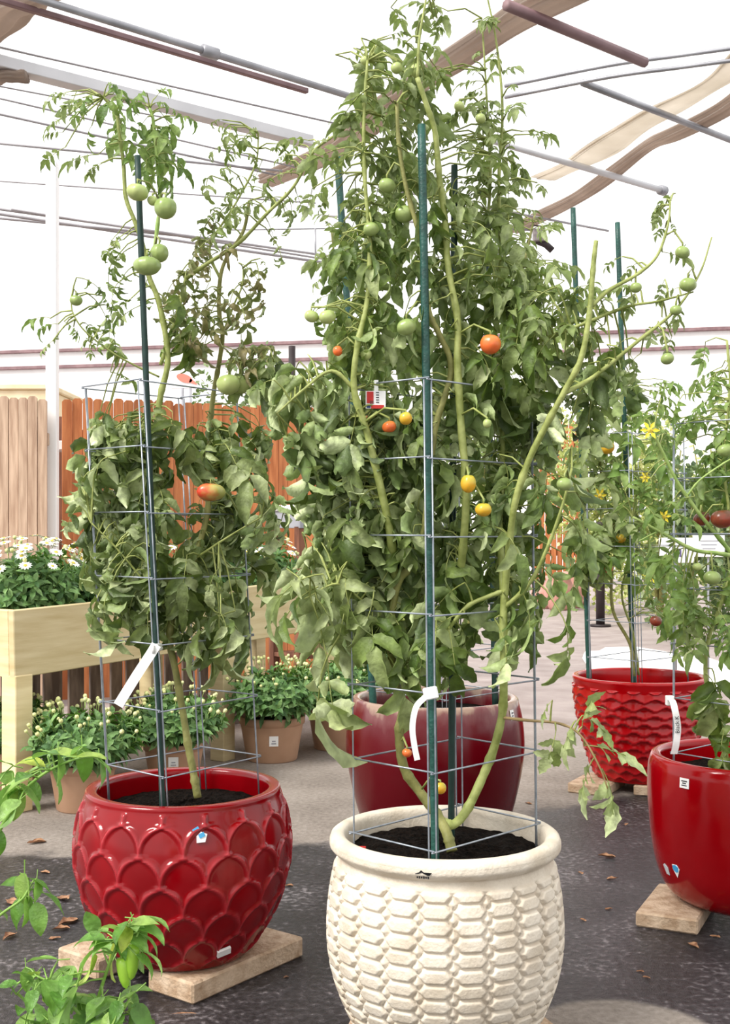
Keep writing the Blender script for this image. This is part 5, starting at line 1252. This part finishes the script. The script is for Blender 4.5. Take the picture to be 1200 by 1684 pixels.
mb = MB(); cbox(mb, W(1101, 1152, 3.982), X, Y, Z, .013, .012, .016, .002); part('clip', mb, PAPER, t, False)
text('lettering', 'Black K', .019, W(1117, 1206, 3.915), t, INK, Matrix.Rotation(PI / 2, 4, 'X') @ Matrix.Rotation(PI / 2 + .04, 4, 'Z'))
mb = MB(); cbox(mb, W(606, 1062, 4.897), X, Y, Z, .012, .004, .02, .001); solo('plant_tag', mb, PAPER, W(606, 1062, 4.897), 'small white clip on the cage in the oxblood pot', 'tag', smooth=False)
# printed card
c = W(618, 655, 2.869); t = thing('seed_card', c, 'red and white printed card hanging from the top wire of the cream pot cage', 'tag')
def cardp(name, x0, x1, z0, z1, mat, lift=0.0):
    k = 2.869 / F; mb = MB(); cbox(mb, c + Vector(((x0 + x1) / 2 * k, -lift, -(z0 + z1) / 2 * k)), X, Y, Z, (x1 - x0) / 2 * k, .0008, (z1 - z0) / 2 * k, .0002); return part(name, mb, mat, t, False)
cardp('panel', -17, 16, -12, 17, PAPER); cardp('hanger', -3, 4, -30, -12, PAPER); cardp('print_block', -15, -4, -11, 8, INK_R, .0014); cardp('print_block', -8, 13, 11, 17, INK_R, .0014)
cardp('print_block', -15, -9, 12, 16, INK_B, .0014); cardp('print_block', -10, -4, 4, 9, M('maroon_print', (120, 40, 40)), .0022)
for k in range(5): cardp('print_line', 0, 5, -10 + k * 4, -8.6 + k * 4, INK, .0016)

# ------------------------------------------------------------------ shrubs and trees beyond
def shrub(name, c, r, h, n, ls, mat, label, seed, trunk=True, z0=0.0):
    rng = random.Random(seed); t = thing(name, Vector((c[0], c[1], 0)), label, 'shrub' if h < 2.5 else 'tree'); mb = MB()
    V = []; Fc = []
    lob = [(Vector((rng.uniform(-.6, .6), rng.uniform(-.6, .6), rng.uniform(-.6, .8))), rng.uniform(.35, .6)) for _ in range(9)] + [(Vector((0, 0, 0)), .7)]
    for i in range(n):
        o, rr = lob[rng.randrange(len(lob))]; d = Vector((rng.gauss(0, 1), rng.gauss(0, 1), rng.gauss(0, 1))).normalized() * rng.uniform(.55, 1) * rr + o
        p = Vector((c[0] + d.x * r, c[1] + d.y * r, z0 + (h - z0) * (.5 + d.z * .5)))
        if p.z < .02: continue
        a = Vector((rng.gauss(0, 1), rng.gauss(0, 1), rng.gauss(0, .6))).normalized() * ls * rng.uniform(.6, 1.3); b = a.cross(Vector((rng.gauss(0, 1), rng.gauss(0, 1), rng.gauss(0, 1)))).normalized() * ls * .35
        k = len(V); V += [p, p + a * .5 + b, p + a, p + a * .5 - b]; Fc.append((k, k + 1, k + 2, k + 3))
    mb.add(V, Fc); o = part('foliage', mb, mat, t, False); o['kind'] = 'stuff'
    mb = MB()
    for k in range(4):
        a = k * 1.57; tube(mb, [Vector((c[0], c[1], 0)), Vector((c[0] + math.cos(a) * r * .2, c[1] + math.sin(a) * r * .2, h * .5)), Vector((c[0] + math.cos(a) * r * .4, c[1] + math.sin(a) * r * .4, h * .8))], [.03, .02, .01], 5)
    part('branches', mb, STEM_OLD, t)
for i, (px, d, r, ty, n, mat, lab) in enumerate([(985, 18.0, .8, 690, 2600, LF_FAR, 'pale yellow-green shrub beyond the thin yellowing tomato plant'), (1085, 15.5, .68, 668, 2800, LF_FAR, 'pale yellow-green shrub beyond the wire cage of the plain red pot'), (1180, 17.5, .9, 660, 2800, LF_FAR, 'pale yellow-green shrub behind the dark tomatoes'),
        (1130, 13.35, .45, 770, 1500, LF_FARD, 'low dark green shrub behind the white signs'), (1212, 13.8, .42, 720, 1500, LF_FARD, 'dark green shrub behind the fruit of the plain red pot')]):
    c = W(px, ty, d); shrub('shrub', (c.x, c.y), r, c.z, n, .1 if d > 12 else .075, mat, lab, 300 + i)
for i, (px, d, r, ty, n, mat, lab) in enumerate([(338, 16, .3, 632, 900, LF_FARD, 'narrow grey-green conifer behind the orange fence beside the white board'), (415, 15, .45, 600, 1600, LF_FARD, 'grey-green tree behind the orange fence and pale tomatoes'), (455, 12.5, .35, 640, 1000, LF_FAR, 'yellow-green bush showing over the orange fence beside the iron pole')]):
    c = W(px, ty, d); shrub('garden_tree', (c.x, c.y), r, c.z, n, .09, mat, lab, 320 + i, z0=1.2)

# ------------------------------------------------------------------ litter on the asphalt
def litter():
    rng = random.Random(9); spots = [(997, 1405, 26, 'curled orange-brown leaf on the wet asphalt'), (1007, 1441, 18, 0), (954, 1431, 12, 0), (958, 1508, 12, 0), (1001, 1490, 12, 0), (1063, 1602, 12, 0), (868, 1318, 12, 0), (1030, 1352, 10, 0), (20, 1478, 34, 0), (215, 1470, 26, 0), (105, 1474, 34, 0), (112, 1512, 40, 0), (100, 1523, 26, 0), (90, 1538, 18, 0), (15, 1536, 30, 0), (475, 1452, 14, 0), (60, 1382, 30, 'pale fallen leaf lying on the dry patch'), (300, 1663, 42, 'pale straw lying on the asphalt by the paver'), (470, 1601, 10, 0), (1175, 1535, 16, 0), (1140, 1550, 24, 0), (75, 1430, 18, 0), (1052, 1592, 12, 0)]
    for px, py, L, lab in spots:
        p = WZ(px, py, .012); Lm = L / F * p.y * 1.1; mb = MB()
        leaflet(mb, Matrix.Translation(p) @ Matrix.Rotation(rng.uniform(-1.2, 1.2) + (PI if rng.random() < .5 else 0), 4, 'Z') @ Matrix.Translation((-Lm / 2, 0, 0)), Lm, Lm * (.05 if lab and 'straw' in lab else .3), rng.uniform(-.25, .15), rng.uniform(.5, 1.5), .1, rng, ns=6)
        zmin = min(v[2] for v in mb.v); mb.v = [(x, y, z - zmin + .0015) for x, y, z in mb.v]
        o = solo('fallen_leaf', mb, BROWN_LF, Vector((p.x, p.y, 0)), lab or ('small dry brown leaf on the asphalt beside the scalloped red pot' if px < 500 else 'small dry brown leaf on the asphalt between the cream and plain red pots'), 'leaf', None if lab else ('dry leaves by the scalloped pot' if px < 500 else 'dry leaves between the cream and plain pots'))
litter()
